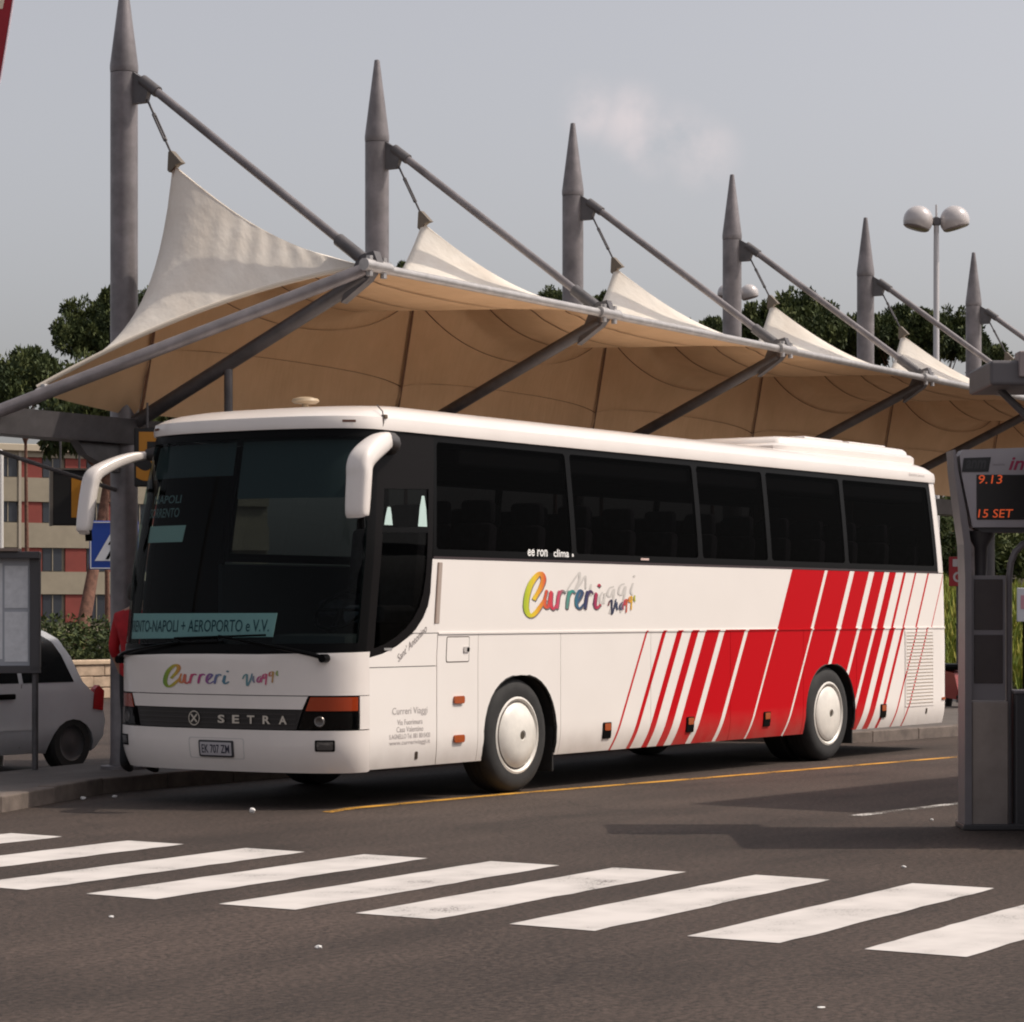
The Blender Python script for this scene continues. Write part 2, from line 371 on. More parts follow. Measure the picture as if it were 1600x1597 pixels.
def SO(u, z, off=0.0):
    return S(u, z) + NSGN * SN(np.asarray(u, float), np.asarray(z, float)) * off
def surf_pt(u, z, off=0.0): return SO(np.array([u]), np.array([z]), off)[0]

def cut2d(loops, ucuts, zcuts):
    flat = [Vector((p[0], p[1], 0)) for l in loops for p in l]
    T = tessellate_polygon([[Vector((p[0], p[1], 0)) for p in l] for l in loops])
    bm = bmesh.new(); vs = [bm.verts.new(p) for p in flat]
    for t in T:
        try: bm.faces.new([vs[i] for i in t])
        except ValueError: pass
    bmesh.ops.recalc_face_normals(bm, faces=bm.faces[:])
    for cs, no in ((ucuts, (1, 0, 0)), (zcuts, (0, 1, 0))):
        for c in cs:
            co = (c, 0, 0) if no[0] else (0, c, 0)
            bmesh.ops.bisect_plane(bm, geom=bm.verts[:] + bm.edges[:] + bm.faces[:], dist=1e-5, plane_co=co, plane_no=no)
    bmesh.ops.triangulate(bm, faces=bm.faces[:]); bm.verts.ensure_lookup_table(); bm.verts.index_update()
    V = np.array([v.co[:2] for v in bm.verts]); F = [tuple(v.index for v in f.verts) for f in bm.faces]
    B = [tuple(v.index for v in e.verts) for e in bm.edges if len(e.link_faces) == 1]
    bm.free(); return V, F, B
def patch_mesh(name, loops, off=0, th=.022, du=None):
    us = [p[0] for p in loops[0]]; zs = [p[1] for p in loops[0]]; u0, u1, z0, z1 = min(us), max(us), min(zs), max(zs)
    uc = []
    for a, b, st in ((-1.62, 1.62, .055), (1.62, 4.3, .35), (-4.3, -1.62, .35), (9.9, 12.5, .6), (12.55, 13.3, .05), (-13.3, -12.55, .05)):
        q = a
        while q < b:
            if u0 + 1e-3 < q < u1 - 1e-3: uc.append(q)
            q += st
    zc = [z for z in ([.3 + .04 * i for i in range(8)] + [1.22 + .16 * i for i in range(14)]) if z0 + 1e-3 < z < z1 - 1e-3]
    V, F, B = cut2d(loops, uc, zc); n = len(V)
    P = SO(V[:, 0], V[:, 1], off); Q = SO(V[:, 0], V[:, 1], off - th)
    # orientation of front
    a, b, c = P[F[0][0]], P[F[0][1]], P[F[0][2]]; nn = np.cross(b - a, c - a); out = NSGN * SN(V[F[0][0]:F[0][0] + 1, 0], V[F[0][0]:F[0][0] + 1, 1])[0]
    if nn @ out < 0: F = [f[::-1] for f in F]
    verts = list(P) + list(P) + list(Q); faces = list(F) + [(i + n, j + n, j + 2 * n, i + 2 * n) for i, j in B]
    me = mesh(name, verts, faces); sm = [True] * len(F) + [False] * len(B); me.polygons.foreach_set('use_smooth', sm); return me
def rect(u0, u1, z0, z1, r=0, n=4):
    if r <= 0: return [(u0, z0), (u1, z0), (u1, z1), (u0, z1)]
    P = []
    for cx, cz, a in ((u1 - r, z0 + r, -90), (u1 - r, z1 - r, 0), (u0 + r, z1 - r, 90), (u0 + r, z0 + r, 180)):
        for k in range(n + 1): t = R(a + 90 * k / n); P.append((cx + r * math.cos(t), cz + r * math.sin(t)))
    return P

coach = thing('coach', 'white coach with red slanted stripes parked beside the canopy', 'coach', (6, 1.25, 0))
def bp(name, loops, m, off=0, th=.022, parent=None):
    if isinstance(loops[0][0], (int, float)): loops = [loops]
    return ob(name, patch_mesh(name, loops, off, th), m, parent or coach, keep=True)

# white paint with slanted red stripes as flat print
def stripe_paint():
    m = bpy.data.materials.new('striped_paint'); m.use_nodes = True; nt = m.node_tree; b = nt.nodes['Principled BSDF']; N = nt.nodes.new; K = nt.links.new
    t = N('ShaderNodeTexCoord'); sx = N('ShaderNodeSeparateXYZ'); K(t.outputs['Object'], sx.inputs[0])
    lo = [(4.52, 4.54), (4.915, 4.945), (5.24, 5.30), (5.52, 5.62), (5.80, 5.95), (6.08, 6.36), (6.455, 6.905), (6.955, 7.555), (7.60, 8.36), (8.40, 8.95), (9.03, 9.455), (9.54, 9.83), (9.91, 10.11), (10.275, 10.40), (10.585, 10.665), (10.96, 10.99), (11.26, 11.28)]
    up = [(7.94, 8.69), (8.75, 9.285), (9.385, 9.765), (9.885, 10.155), (10.28, 10.445), (10.64, 10.715), (10.945, 10.985), (11.295, 11.322), (11.72, 11.735)]
    def ramp(bands, slope, zref, x0, x1):
        k = N('ShaderNodeMath'); k.operation = 'MULTIPLY_ADD'; k.inputs[1].default_value = -slope; k.inputs[2].default_value = slope * zref
        K(sx.outputs['Z'], k.inputs[0])
        ad = N('ShaderNodeMath'); ad.operation = 'ADD'; K(sx.outputs['X'], ad.inputs[0]); K(k.outputs[0], ad.inputs[1])
        outs = []
        for q in range(0, len(bands), 9):
            mr = N('ShaderNodeMapRange'); mr.inputs[1].default_value = x0; mr.inputs[2].default_value = x1; K(ad.outputs[0], mr.inputs[0])
            cr = N('ShaderNodeValToRGB'); e = cr.color_ramp; e.interpolation = 'CONSTANT'
            e.elements[0].position = 0; e.elements[0].color = (0, 0, 0, 1); e.elements.remove(e.elements[1])
            for a, c in bands[q:q + 9]:
                p = e.elements.new((a - x0) / (x1 - x0)); p.color = (1, 1, 1, 1); p = e.elements.new((c - x0) / (x1 - x0)); p.color = (0, 0, 0, 1)
            K(mr.outputs[0], cr.inputs[0]); outs.append(cr.outputs[0])
        if len(outs) == 1: return outs[0]
        mx = N('ShaderNodeMath'); mx.operation = 'MAXIMUM'; K(outs[0], mx.inputs[0]); K(outs[1], mx.inputs[1]); return mx.outputs[0]
    a = ramp(lo, .565, 1.405, 3.5, 12.5); c = ramp(up, .535, 2.04, 7, 12.5)
    gt = N('ShaderNodeMath'); gt.operation = 'GREATER_THAN'; gt.inputs[1].default_value = 1.425; K(sx.outputs['Z'], gt.inputs[0])
    mf = N('ShaderNodeMix'); K(gt.outputs[0], mf.inputs[0]); K(a, mf.inputs[2]); K(c, mf.inputs[3])
    n = N('ShaderNodeTexNoise'); n.inputs['Scale'].default_value = 1.7; n.inputs['Detail'].default_value = 6; K(t.outputs['Object'], n.inputs['Vector'])
    w = N('ShaderNodeMix'); w.data_type = 'RGBA'; w.inputs[6].default_value = (.78, .735, .70, 1); w.inputs[7].default_value = (.72, .675, .64, 1); K(n.outputs[0], w.inputs[0])
    # road film thrown up along the skirt, broken up by noise
    n2 = N('ShaderNodeTexNoise'); n2.inputs['Scale'].default_value = 5; n2.inputs['Detail'].default_value = 7; K(t.outputs['Object'], n2.inputs['Vector'])
    d0 = N('ShaderNodeMapRange'); d0.inputs[1].default_value = .62; d0.inputs[2].default_value = .30; K(sx.outputs['Z'], d0.inputs[0])
    d1 = N('ShaderNodeMath'); d1.operation = 'MULTIPLY'; K(d0.outputs[0], d1.inputs[0]); K(n2.outputs[0], d1.inputs[1])
    d2 = N('ShaderNodeMath'); d2.operation = 'MULTIPLY'; d2.inputs[1].default_value = .5; K(d1.outputs[0], d2.inputs[0])
    mx = N('ShaderNodeMix'); mx.data_type = 'RGBA'; mx.inputs[7].default_value = (.47, .002, .007, 1); K(mf.outputs[0], mx.inputs[0]); K(w.outputs[2], mx.inputs[6])
    dm = N('ShaderNodeMix'); dm.data_type = 'RGBA'; dm.inputs[7].default_value = (.27, .21, .17, 1); K(d2.outputs[0], dm.inputs[0]); K(mx.outputs[2], dm.inputs[6])
    K(dm.outputs[2], b.inputs['Base Color']); b.inputs['Roughness'].default_value = .38; b.inputs['Specular IOR Level'].default_value = .06; b.inputs['Coat Weight'].default_value = .0; b.inputs['Coat Roughness'].default_value = .05
    MATS['striped_paint'] = m; return m
SPAINT = stripe_paint()

U0 = .975      # side: u = x + U0
zS, zM, zB, zT = .31, 1.42, 2.05, 3.12
G = .003
def arch(cx, rx, rz, cz, z0, n=18):
    P = []
    for k in range(n + 1):
        t = math.pi * k / n; x = cx - rx * abs(math.cos(t)) ** .85 * (1 if math.cos(t) > 0 else -1); z = cz + rz * math.sin(t) ** .85
        P.append((x + U0, z))
    return [(cx - rx + U0, z0)] + P + [(cx + rx + U0, z0)]
def sidepanel(name, x0, x1, z0=zS, z1=zM - .006, wheel=None, sgn=1):
    P = [(x0 + U0 + G, z0)]
    if wheel: P += arch(wheel, .592, .62, .425, z0)
    P += [(x1 + U0 - G, z0), (x1 + U0 - G, z1), (x0 + U0 + G, z1)]
    P = [(p[0] * sgn, p[1]) for p in P]
    return bp(name, P, SPAINT)
WF, WR = 2.79, 8.85
CURVE = [(1.515, 1.227), (1.70, 1.258), (1.885, 1.317), (2.03, 1.385), (2.144, 1.455), (2.24, 1.55), (2.30, 1.65), (2.325, 1.76)]
bp('driver_side_panel', [(1.515 + G, .31), (2.465 - G, .31), (2.465 - G, 1.143), (1.515 + G, 1.143)], SPAINT)
bp('driver_side_panel', [(1.515 + G, 1.15), (2.465 - G, 1.15), (2.465 - G, 1.42), (2.12, 1.42)] + CURVE[::-1][4:], SPAINT)
bp('upper_side_panel', [(2.10, 1.4265), (12.88 - G, 1.4265), (12.88 - G, 2.05), (2.325, 2.05)] + CURVE[::-1][:4], SPAINT)
sidepanel('fuel_panel', 1.495, 2.11)
sidepanel('front_wheel_panel', 2.11, 3.437, wheel=WF)
for a, b_ in ((3.437, 5.04), (5.04, 6.61), (6.61, 8.20)):
    d = sidepanel('luggage_door', a, b_)
sidepanel('rear_wheel_panel', 8.20, 9.46, wheel=WR)
sidepanel('engine_door', 9.46, 10.69)
sidepanel('engine_door', 10.69, 11.905)
# moulding rail between upper and lower panels
bp('side_moulding', rect(2.47, 12.87, 1.413, 1.430), SPAINT, .009, .012)
# far side, simpler
bp('side_panel', [(p[0] * -1, p[1]) for p in ([(1.515, .31)] + arch(WF, .592, .62, .425, .31) + arch(WR, .592, .62, .425, .31) + [(12.88, .31), (12.88, 2.05), (2.6, 2.05), (2.6, .32), (1.515, .315)])][::-1] if False else [(-12.88, 2.05), (-2.6, 2.05), (-2.6, .31)] + [(-p[0], p[1]) for p in arch(WF, .592, .62, .425, .31)] + [(-p[0], p[1]) for p in arch(WR, .592, .62, .425, .31)] + [(-12.88, .31)], SPAINT)
dr = bp('passenger_door', rect(-2.59, -1.52, .34, 3.1), BLACK, -.004)
bp('door_glass', rect(-2.52, -1.60, .5, 3.0, .08), GLD, .002, .012, dr)
# rear
bp('rear_panel', [(12.886, .33), (2 * UEND - 12.886, .33), (2 * UEND - 12.886, 3.12), (12.886, 3.12)], WPAINT) if False else None
for sgn in (1, -1):
    bp('rear_corner_panel', [(sgn * 12.886, .33), (sgn * (UEND - .002), .33), (sgn * (UEND - .002), 3.12), (sgn * 12.62, 3.12), (sgn * 12.62, 2.06), (sgn * 12.886, 2.06)], WPAINT)
for sgn in (1, -1):
    bp('tail_light', rect(*sorted((sgn * 12.93, sgn * 13.12)), .75, 1.35, .03), mat('tail_red', (.35, .008, .01), .25, coat=.5), .012, .02)

# window band: frame with openings, tinted panes
def frame_holes(name, outer, holes, m, off=0, th=.03): return bp(name, [outer] + holes, m, off, th)
PX = [(2.385, 4.62), (4.70, 6.955), (7.045, 8.405), (8.495, 10.18), (10.27, 12.54)]
for sgn in (1, -1):
    def sg(P): return [(sgn * p[0], p[1]) for p in P]
    lo_ = 2.335 if sgn > 0 else 2.6
    holes = [rect(a if i or sgn > 0 else 2.66, b_, 2.135, 3.05, .04) for i, (a, b_) in enumerate(PX)]
    fr = bp('window_surround', [sg(rect(lo_, 12.615, 2.054, 3.12))] + [sg(h) for h in holes], BLACK, -.006, .03)
    for h in holes:
        bp('side_window', sg([(p[0], p[1]) for p in h]), GLS, -.010, .008)
    bp('belt_trim', sg(rect(lo_, 12.62, 2.052, 2.072)), mat('belt_rubber', (.03, .016, .018), .5), .003, .012)
# small maker plate and air outlet marks on the window band
bp('window_tag', rect(4.91 + U0 - .05, 4.91 + U0 + .10, 2.095, 2.115), mat('tag_pink', (.55, .40, .36), .5), .0, .006)

# driver's window area
outer = CURVE + [(2.325, 2.05), (2.335, 3.12), (1.475, 3.12), (1.475, 1.245)]
INS = [(1.575, 1.30), (1.72, 1.335), (1.87, 1.39), (2.0, 1.46), (2.10, 1.54), (2.18, 1.64), (2.225, 1.76), (2.245, 1.9), (2.25, 2.64), (1.575, 2.62)]
bp('driver_window_surround', [outer, INS], mat('surround_grey', (.008, .007, .0073), .4, spec=.05), -.004, .03)
dw = bp('driver_window', INS, GLD, -.012, .008)
bp('window_bar', [(1.575, 2.255), (2.25, 2.27), (2.25, 2.315), (1.575, 2.30)], BLACK, -.004, .02, dw)
for a, b_, hh in ((1.60, 1.72, .15), (2.10, 2.24, .26)):
    bp('sticker', [(a, 2.32), (b_, 2.32), (b_ - .02, 2.32 + hh * .6), ((a + b_) / 2 + .02, 2.32 + hh), ((a + b_) / 2 - .02, 2.32 + hh), (a + .02, 2.32 + hh * .6)], mat('sticker_pale', (.42, .55, .52), .6), -.009, .002, dw)
bp('repeater_lamp', rect(1.71, 1.82, 1.285, 1.305, .008), GALV, .004, .014)

# front: windscreen with black border
wsO = [(-1.475, 1.245), (-1.1, 1.235), (-.5, 1.255), (0, 1.262), (.5, 1.262), (1.1, 1.275), (1.475, 1.285), (1.475, 3.12), (-1.475, 3.12)]
wsI = [(-1.36, 1.33), (-.5, 1.335), (0, 1.34), (.5, 1.34), (1.37, 1.35), (1.37, 3.04), (-1.36, 3.04)]
bp('windscreen_border', [wsO, wsI], BLACK, -.004, .03)
bp('windscreen', wsI, GLW, -.008, .008)
bp('front_panel', [(-1.512, .925), (1.512, .925), (1.512, 1.278), (1.1, 1.268), (.5, 1.256), (0, 1.256), (-.5, 1.25), (-1.1, 1.23), (-1.512, 1.24)], WPAINT, .004)
bp('front_valance', [(-.90, .812), (.905, .812), (.955, .918), (-.95, .918)], WPAINT, .004)
bp('front_corner', [(1.395, .648), (1.512, .648), (1.512, .919), (1.395, .919)], WPAINT, .004)
bp('front_corner', [(-1.512, .648), (-1.395, .648), (-1.395, .919), (-1.512, .919)], WPAINT, .004)
bp('front_bumper', [(-1.512, .30), (1.48, .30), (1.48, .640), (-1.512, .640)], WPAINT, .014, .03)
bp('bumper_end', rect(1.486, 1.512, .30, .640), WPAINT, .004)
gr = bp('grille', [(-.84, .647), (.85, .647), (.905, .806), (-.895, .806)], mat('grille_black', (.016, .012, .011), .5), -.012)
for z in (.69, .73, .77): bp('grille_slat', rect(-.84, .85, z - .004, z + .004), mat('grille_slat', (.03, .024, .022), .4), -.004, .01, gr)
AMB = mat('amber_lens', (.30, .035, .006), .15, coat=.8); LENS = mat('lamp_lens', (.07, .065, .062), .12, coat=1)
CHR = mat('chrome', (.75, .74, .72), .15, 1)
for sgn in (1, -1):
    def sg(P): return [(sgn * p[0], p[1]) for p in P]
    hl = bp('headlight', sg([(.86, .647), (1.388, .647), (1.388, .92), (.962, .92)]), BLACK, -.004)
    bp('indicator', sg([(.935, .80), (1.375, .80), (1.375, .912), (.975, .912)]), AMB, .004, .008, hl)
    c = surf_pt(sgn * 1.05, .715, .002); nn = NSGN * SN(np.array([sgn * 1.05]), np.array([.715]))[0]
    M = Matrix.Translation(Vector(c)) @ Vector(nn).to_track_quat('Z', 'Y').to_matrix().to_4x4()
    m_ = MB().lathe([(0, .004), (.018, .006), (.036, .010), (.042, .005), (.045, 0)], 24); m_.v = [tuple(M @ Vector(p)) for p in m_.v]
    ob('reflector', m_.me('reflector', True), mat('lamp_chrome', (.42, .40, .39), .3, .8), hl, keep=True)
    bp('lens', sg([(.88, .655), (1.378, .655), (1.378, .79), (.925, .79)]), glass('headlamp_glass', (.55, .53, .52), 1.0) if 'headlamp_glass' not in MATS else MATS['headlamp_glass'], .012, .004, hl)
    fl = bp('fog_light', sg(rect(1.015, 1.175, .475, .565, .012)), BLACK, .018, .01)
    bp('lens', sg(rect(1.03, 1.16, .487, .553, .01)), LENS, .020, .004, fl)
# number plate
pl = bp('licence_plate', rect(-.085, .275, .415, .548, .012), mat('plate_frame', (.03, .03, .035), .5), .026, .012)
bp('plate_face', rect(-.068, .258, .43, .533, .008), mat('plate_face', (.42, .40, .42), .4), .028, .004, pl)
text_on('plate_text', 'EK 707 ZM', lambda x, y: surf_pt(-.05 + x, .447 + y, .030), .29, .068, mat('plate_ink', (.02, .02, .04), .5), pl, bold=.012)
bp('plate_recess', [rect(-.20, .38, .40, .57, .02), rect(-.19, .37, .407, .563, .02)], mat('recess_line', (.55, .52, .50), .5), .0155, .003)
# maker's lettering and round badge on the grille
SIL = mat('silver_letter', (.62, .57, .50), .3, .6)
for i, ch in enumerate('SETRA'):
    text_on('grille_letter', ch, lambda x, y, i=i: surf_pt(.10 + .150 * i + x, .690 + y, .0), .072, .068, SIL, gr, bold=.03)
m_ = MB()
for k in range(20):
    t0, t1 = 2 * math.pi * k / 20, 2 * math.pi * (k + 1) / 20
    m_.add([surf_pt(-.155 + .062 * math.cos(t) * r, .725 + .062 * math.sin(t) * r, .0) for t, r in ((t0, 1), (t1, 1), (t1, .86), (t0, .86))], [(0, 1, 2, 3)])
for a in (45, 135):
    t = R(a); dx, dz = math.cos(t), math.sin(t)
    m_.add([surf_pt(-.155 + dx * s * .045 - dz * w, .725 + dz * s * .045 + dx * w, .001 + .001 * (a > 90)) for s, w in ((-1, -.007), (1, -.007), (1, .007), (-1, .007))], [(0, 1, 2, 3)])
ob('badge', m_.me('badge'), SIL, gr, keep=True)
# wipers
for us_, z0, tip in ((1.10, 1.225, (.12, 1.40)), (-1.30, 1.195, (-.30, 1.345))):
    wp = thing('wiper', None, None); wp.parent = coach; wp.matrix_parent_inverse = mwof(coach).inverted()
    P = [surf_pt(us_ + (tip[0] - us_) * t, z0 + (tip[1] - z0) * t ** .8, .035 + .02 * math.sin(math.pi * t)) for t in np.linspace(0, 1, 9)]
    ob('wiper_arm', MB().tube(P, [.018] * 4 + [.011] * 5, 8).me('wiper_arm', True), BLACK, wp, keep=True)
    P = [surf_pt(tip[0] + .45 - .95 * t, tip[1] + .012 - .03 * t, .014) for t in np.linspace(0, 1, 8)]
    ob('wiper_blade', MB().tube(P, .010, 6).me('wiper_blade', True), BLACK, wp, keep=True)
    c = surf_pt(us_, z0, .03)
    ob('wiper_hub', MB().lathe([(0, -.05), (.035, -.05), (.035, .02), (.025, .035), (0, .035)], 14, 'X', c).me('wiper_hub', True), BLACK, wp, keep=True)

# roof
def roof_ring(z, ins, n_extra=0, out=0):
    us = np.concatenate([np.linspace(-UEND, -12.5, 14), np.linspace(-12.4, -1.7, 30), np.linspace(-1.62, 1.62, 60), np.linspace(1.7, 12.4, 30), np.linspace(12.5, UEND, 14)[:-1]])
    P = SO(us, np.full_like(us, 3.12), out)
    y = 1.25 + (P[:, 1] - 1.25) * (1 - ins / 1.16); x = 6.1 + (P[:, 0] - 6.1) * (1 - ins * np.where(P[:, 0] < 6.1, 2.6, 1.15) / 5.7)
    return np.stack([x, y, np.full_like(x, z)], 1)
rings = [roof_ring(3.105, .03, out=.0), roof_ring(3.108, 0, out=.018), roof_ring(3.16, .0, out=.022), roof_ring(3.21, .004, out=.018), roof_ring(3.25, .03), roof_ring(3.285, .075), roof_ring(3.315, .14), roof_ring(3.34, .24), roof_ring(3.365, .42), roof_ring(3.385, .75), roof_ring(3.39, 1.10)]
k = len(rings[0]); V = np.vstack(rings)
F = [(i * k + j, i * k + (j + 1) % k, (i + 1) * k + (j + 1) % k, (i + 1) * k + j) for i in range(len(rings) - 1) for j in range(k)] + [tuple(range((len(rings) - 1) * k, len(rings) * k))]
m_ = MB(); m_.add(V, F); rf = ob('roof', m_.me('roof', True), WPAINT, coach, keep=True)
# roof joint, marker lamps
for u_ in (1.17, -1.05):
    m_ = MB(); m_.add([SO(np.array([u_ + a]), np.array([3.12]), .026)[0] * np.array([1, 1, 0]) + np.array([0, 0, 3.165 + b_]) for a, b_ in ((-.055, -.008), (.055, -.008), (.055, .012), (-.055, .012))], [(0, 1, 2, 3)])
    ob('marker_lamp', m_.me('marker_lamp'), mat('marker_dark', (.12, .05, .03), .3), rf, keep=True)
m_ = MB(); c = SO(np.array([1.50]), np.array([3.12]), .02)[0]
m_.tube([(c[0], c[1] + .01, 3.115), (c[0] + .004, c[1] - .004, 3.17), (c[0] + .01, c[1] + .012, 3.26), (c[0] + .01, c[1] + .07, 3.315)], .006, 6)
ob('roof_joint', m_.me('roof_joint'), SEAM, rf, keep=True)
m_ = MB().bbox((c[0] + .01, c[1] - .012, 3.20), (c[0] + .055, c[1] + .03, 3.235), .008); ob('roof_hook', m_.me('roof_hook'), mat('brass_hook', (.12, .08, .05), .5), rf, keep=True)
# air conditioning unit at the rear of the roof
def pod(x0, x1, y0, y1, z0, prof, nose):
    V = []; F = []; n = 0
    for ins, z in prof:
        r_ = .22; P = []
        for cx, cy, a in ((x1 - r_, y1 - r_, 0), (x0 + nose, y1 - r_, 90), (x0 + nose, y0 + r_, 180), (x1 - r_, y0 + r_, 270)):
            for q in range(7):
                t = R(a + 90 * q / 6); rx = nose if cx < x0 + nose + .01 else r_
                P.append((cx + (rx) * math.cos(t) * (1 - ins * .5), cy + r_ * math.sin(t), z))
        P = [(6 if False else (x0 + x1) / 2 + (p[0] - (x0 + x1) / 2) * (1 - 2 * ins / (x1 - x0)), 1.25 + (p[1] - 1.25) * (1 - 2 * ins / (y1 - y0)), p[2]) for p in P]
        V += P; n += 1
    k = len(P); F = [(i * k + j, i * k + (j + 1) % k, (i + 1) * k + (j + 1) % k, (i + 1) * k + j) for i in range(n - 1) for j in range(k)] + [tuple(range((n - 1) * k, n * k))]
    return MB().add(V, F)
acu = ob('air_conditioning_unit', pod(8.5, 11.75, .30, 2.20, 3.3, [(0, 3.32), (0, 3.40), (.03, 3.43), (.06, 3.435), (.07, 3.47), (.10, 3.50), (.2, 3.52)], 1.5).me('air_conditioning_unit', True), WPAINT, coach, keep=True)
for x in (9.3, 10.4): ob('unit_cover', MB().bbox((x, .55, 3.50), (x + .95, 1.95, 3.545), .02).me('unit_cover', True), WPAINT, acu, keep=True)
for x in (3.6, 6.2): ob('roof_hatch', MB().bbox((x, 1.1, 3.36), (x + .7, 1.6, 3.40), .03).me('roof_hatch', True), WPAINT, coach, keep=True)
m_ = MB().lathe([(.03, 3.30), (.03, 3.445), (.10, 3.45), (.125, 3.468), (.115, 3.49), (.06, 3.505), (0, 3.51)], 20, 'Z', (1.74, 1.6, 0)); ob('antenna', m_.me('antenna', True), mat('antenna_tan', (.42, .32, .21), .5), coach, keep=True)

# floor, interior
INT = mat('interior_grey', (.045, .045, .05), .8); SEATM = mat('seat_cloth', (.09, .08, .095), .85, var=.3, vscale=12)
ob('floor', MB().box((.55, .06, 1.22), (11.8, 2.44, 1.27)).me('floor'), INT, coach, keep=True)
ob('underbody', MB().box((3.45, .10, .36), (8.15, 2.4, 1.2)).box((.6, .4, .42), (3.4, 2.1, 1.2)).box((8.2, .45, .5), (11.8, 2.05, 1.2)).box((9.5, .2, .42), (11.8, 2.3, 1.2)).box((.25, .25, .34), (2.0, 2.25, .6)).me('underbody'), DARK, coach, keep=True)
ob('ceiling', MB().box((.9, .14, 3.10), (11.7, 2.36, 3.13)).me('ceiling'), INT, coach, keep=True)
for y0, y1 in ((.13, .55), (1.95, 2.37)): ob('luggage_rack', MB().bbox((2.0, y0, 2.86), (11.5, y1, 3.02), .03).me('luggage_rack'), INT, coach, keep=True)
for y in (.10, 2.36): ob('inner_wall', MB().box((1.5, y, 1.28), (11.8, y + .04, 2.03)).me('inner_wall'), INT, coach, keep=True)
ob('dashboard', MB().bbox((.22, .18, 1.0), (.95, 2.32, 1.27), .05).bbox((.55, .25, 1.27), (.95, 1.05, 1.42), .06).me('dashboard', True), mat('dash_black', (.02, .02, .021), .7), coach, keep=True)
sw = MB()
for k in range(24):
    pass
c0 = Vector((1.02, .65, 1.62)); ax = Vector((0, 1, 0)); ay = Vector((.75, 0, .66)).normalized()
sw.tube([c0 + (ax * math.cos(2 * math.pi * k / 24) + ay * math.sin(2 * math.pi * k / 24)) * .24 for k in range(25)], .016, 8)
sw.tube([c0 + Vector((-.2, 0, -.3)), c0], .03, 8); sw.tube([c0 - ax * .24, c0 + ax * .24], .014, 6)
ob('steering_wheel', sw.me('steering_wheel', True), BLACK, coach, keep=True)
def seat_mesh(nm, w):
    return MB().bbox((0, 0, .30), (.48, w, .46), .05).bbox((.42, .01, .40), (.56, w - .01, 1.18), .05, Matrix.Rotation(R(8), 4, 'Y') @ Matrix.Translation((-.06, 0, .02))).bbox((.60, .06, 1.12), (.70, w - .06, 1.34), .04).me(nm, True)
sm_ = seat_mesh('seat', .46); sm_.materials.append(SEATM)
for i in range(12):
    for y in (.17, .65, 1.40, 1.88):
        x = 2.05 + i * .80
        if y > 1.3 and i == 0: continue
        o = bpy.data.objects.new('seat', sm_); link(o); o.parent = coach; o.location = (x - 6, y - 1.25, 1.26)
o = bpy.data.objects.new('driver_seat', sm_); link(o); o.parent = coach; o.location = (1.32 - 6, .42 - 1.25, 1.20)
# destination placard behind the windscreen
PT = mat('placard', (.62, .78, .76), .6)
def inner(u, z, off): return surf_pt(u, z, off)
pc = bp('placard', [(-1.32, 1.375), (.60, 1.405), (.625, 1.60), (-1.30, 1.595)], PT, -.05, .006)
INK = mat('placard_ink', (.02, .09, .12), .6)
text_on('placard_text', 'SORRENTO-NAPOLI + AEROPORTO e V.V.', lambda x, y: surf_pt(-1.30 + x, 1.435 + .012 * (x / 1.8) + y, -.046), 1.86, .10, INK, pc, bold=.004)
cdp = bp('route_card', [(-.98, 2.20), (-.47, 2.20), (-.45, 2.34), (-.98, 2.34)], mat('card', (.50, .58, .54), .6), -.05, .004)
text_on('route_text', 'NAPOLI', lambda x, y: surf_pt(-.97 + x, 2.53 + y, -.045), .42, .07, mat('route_ink', (.18, .22, .22), .6), cdp, bold=.01)
text_on('route_text', 'SORRENTO', lambda x, y: surf_pt(-1.02 + x, 2.41 + y, -.045), .47, .08, MATS['route_ink'], cdp, bold=.01)
bp('sun_blind', rect(.10, 1.30, 2.55, 3.03), mat('blind', (.05, .055, .06), .8), -.06, .004)
bp('sun_blind', rect(-1.30, .02, 2.75, 3.03), MATS['blind'], -.06, .004)

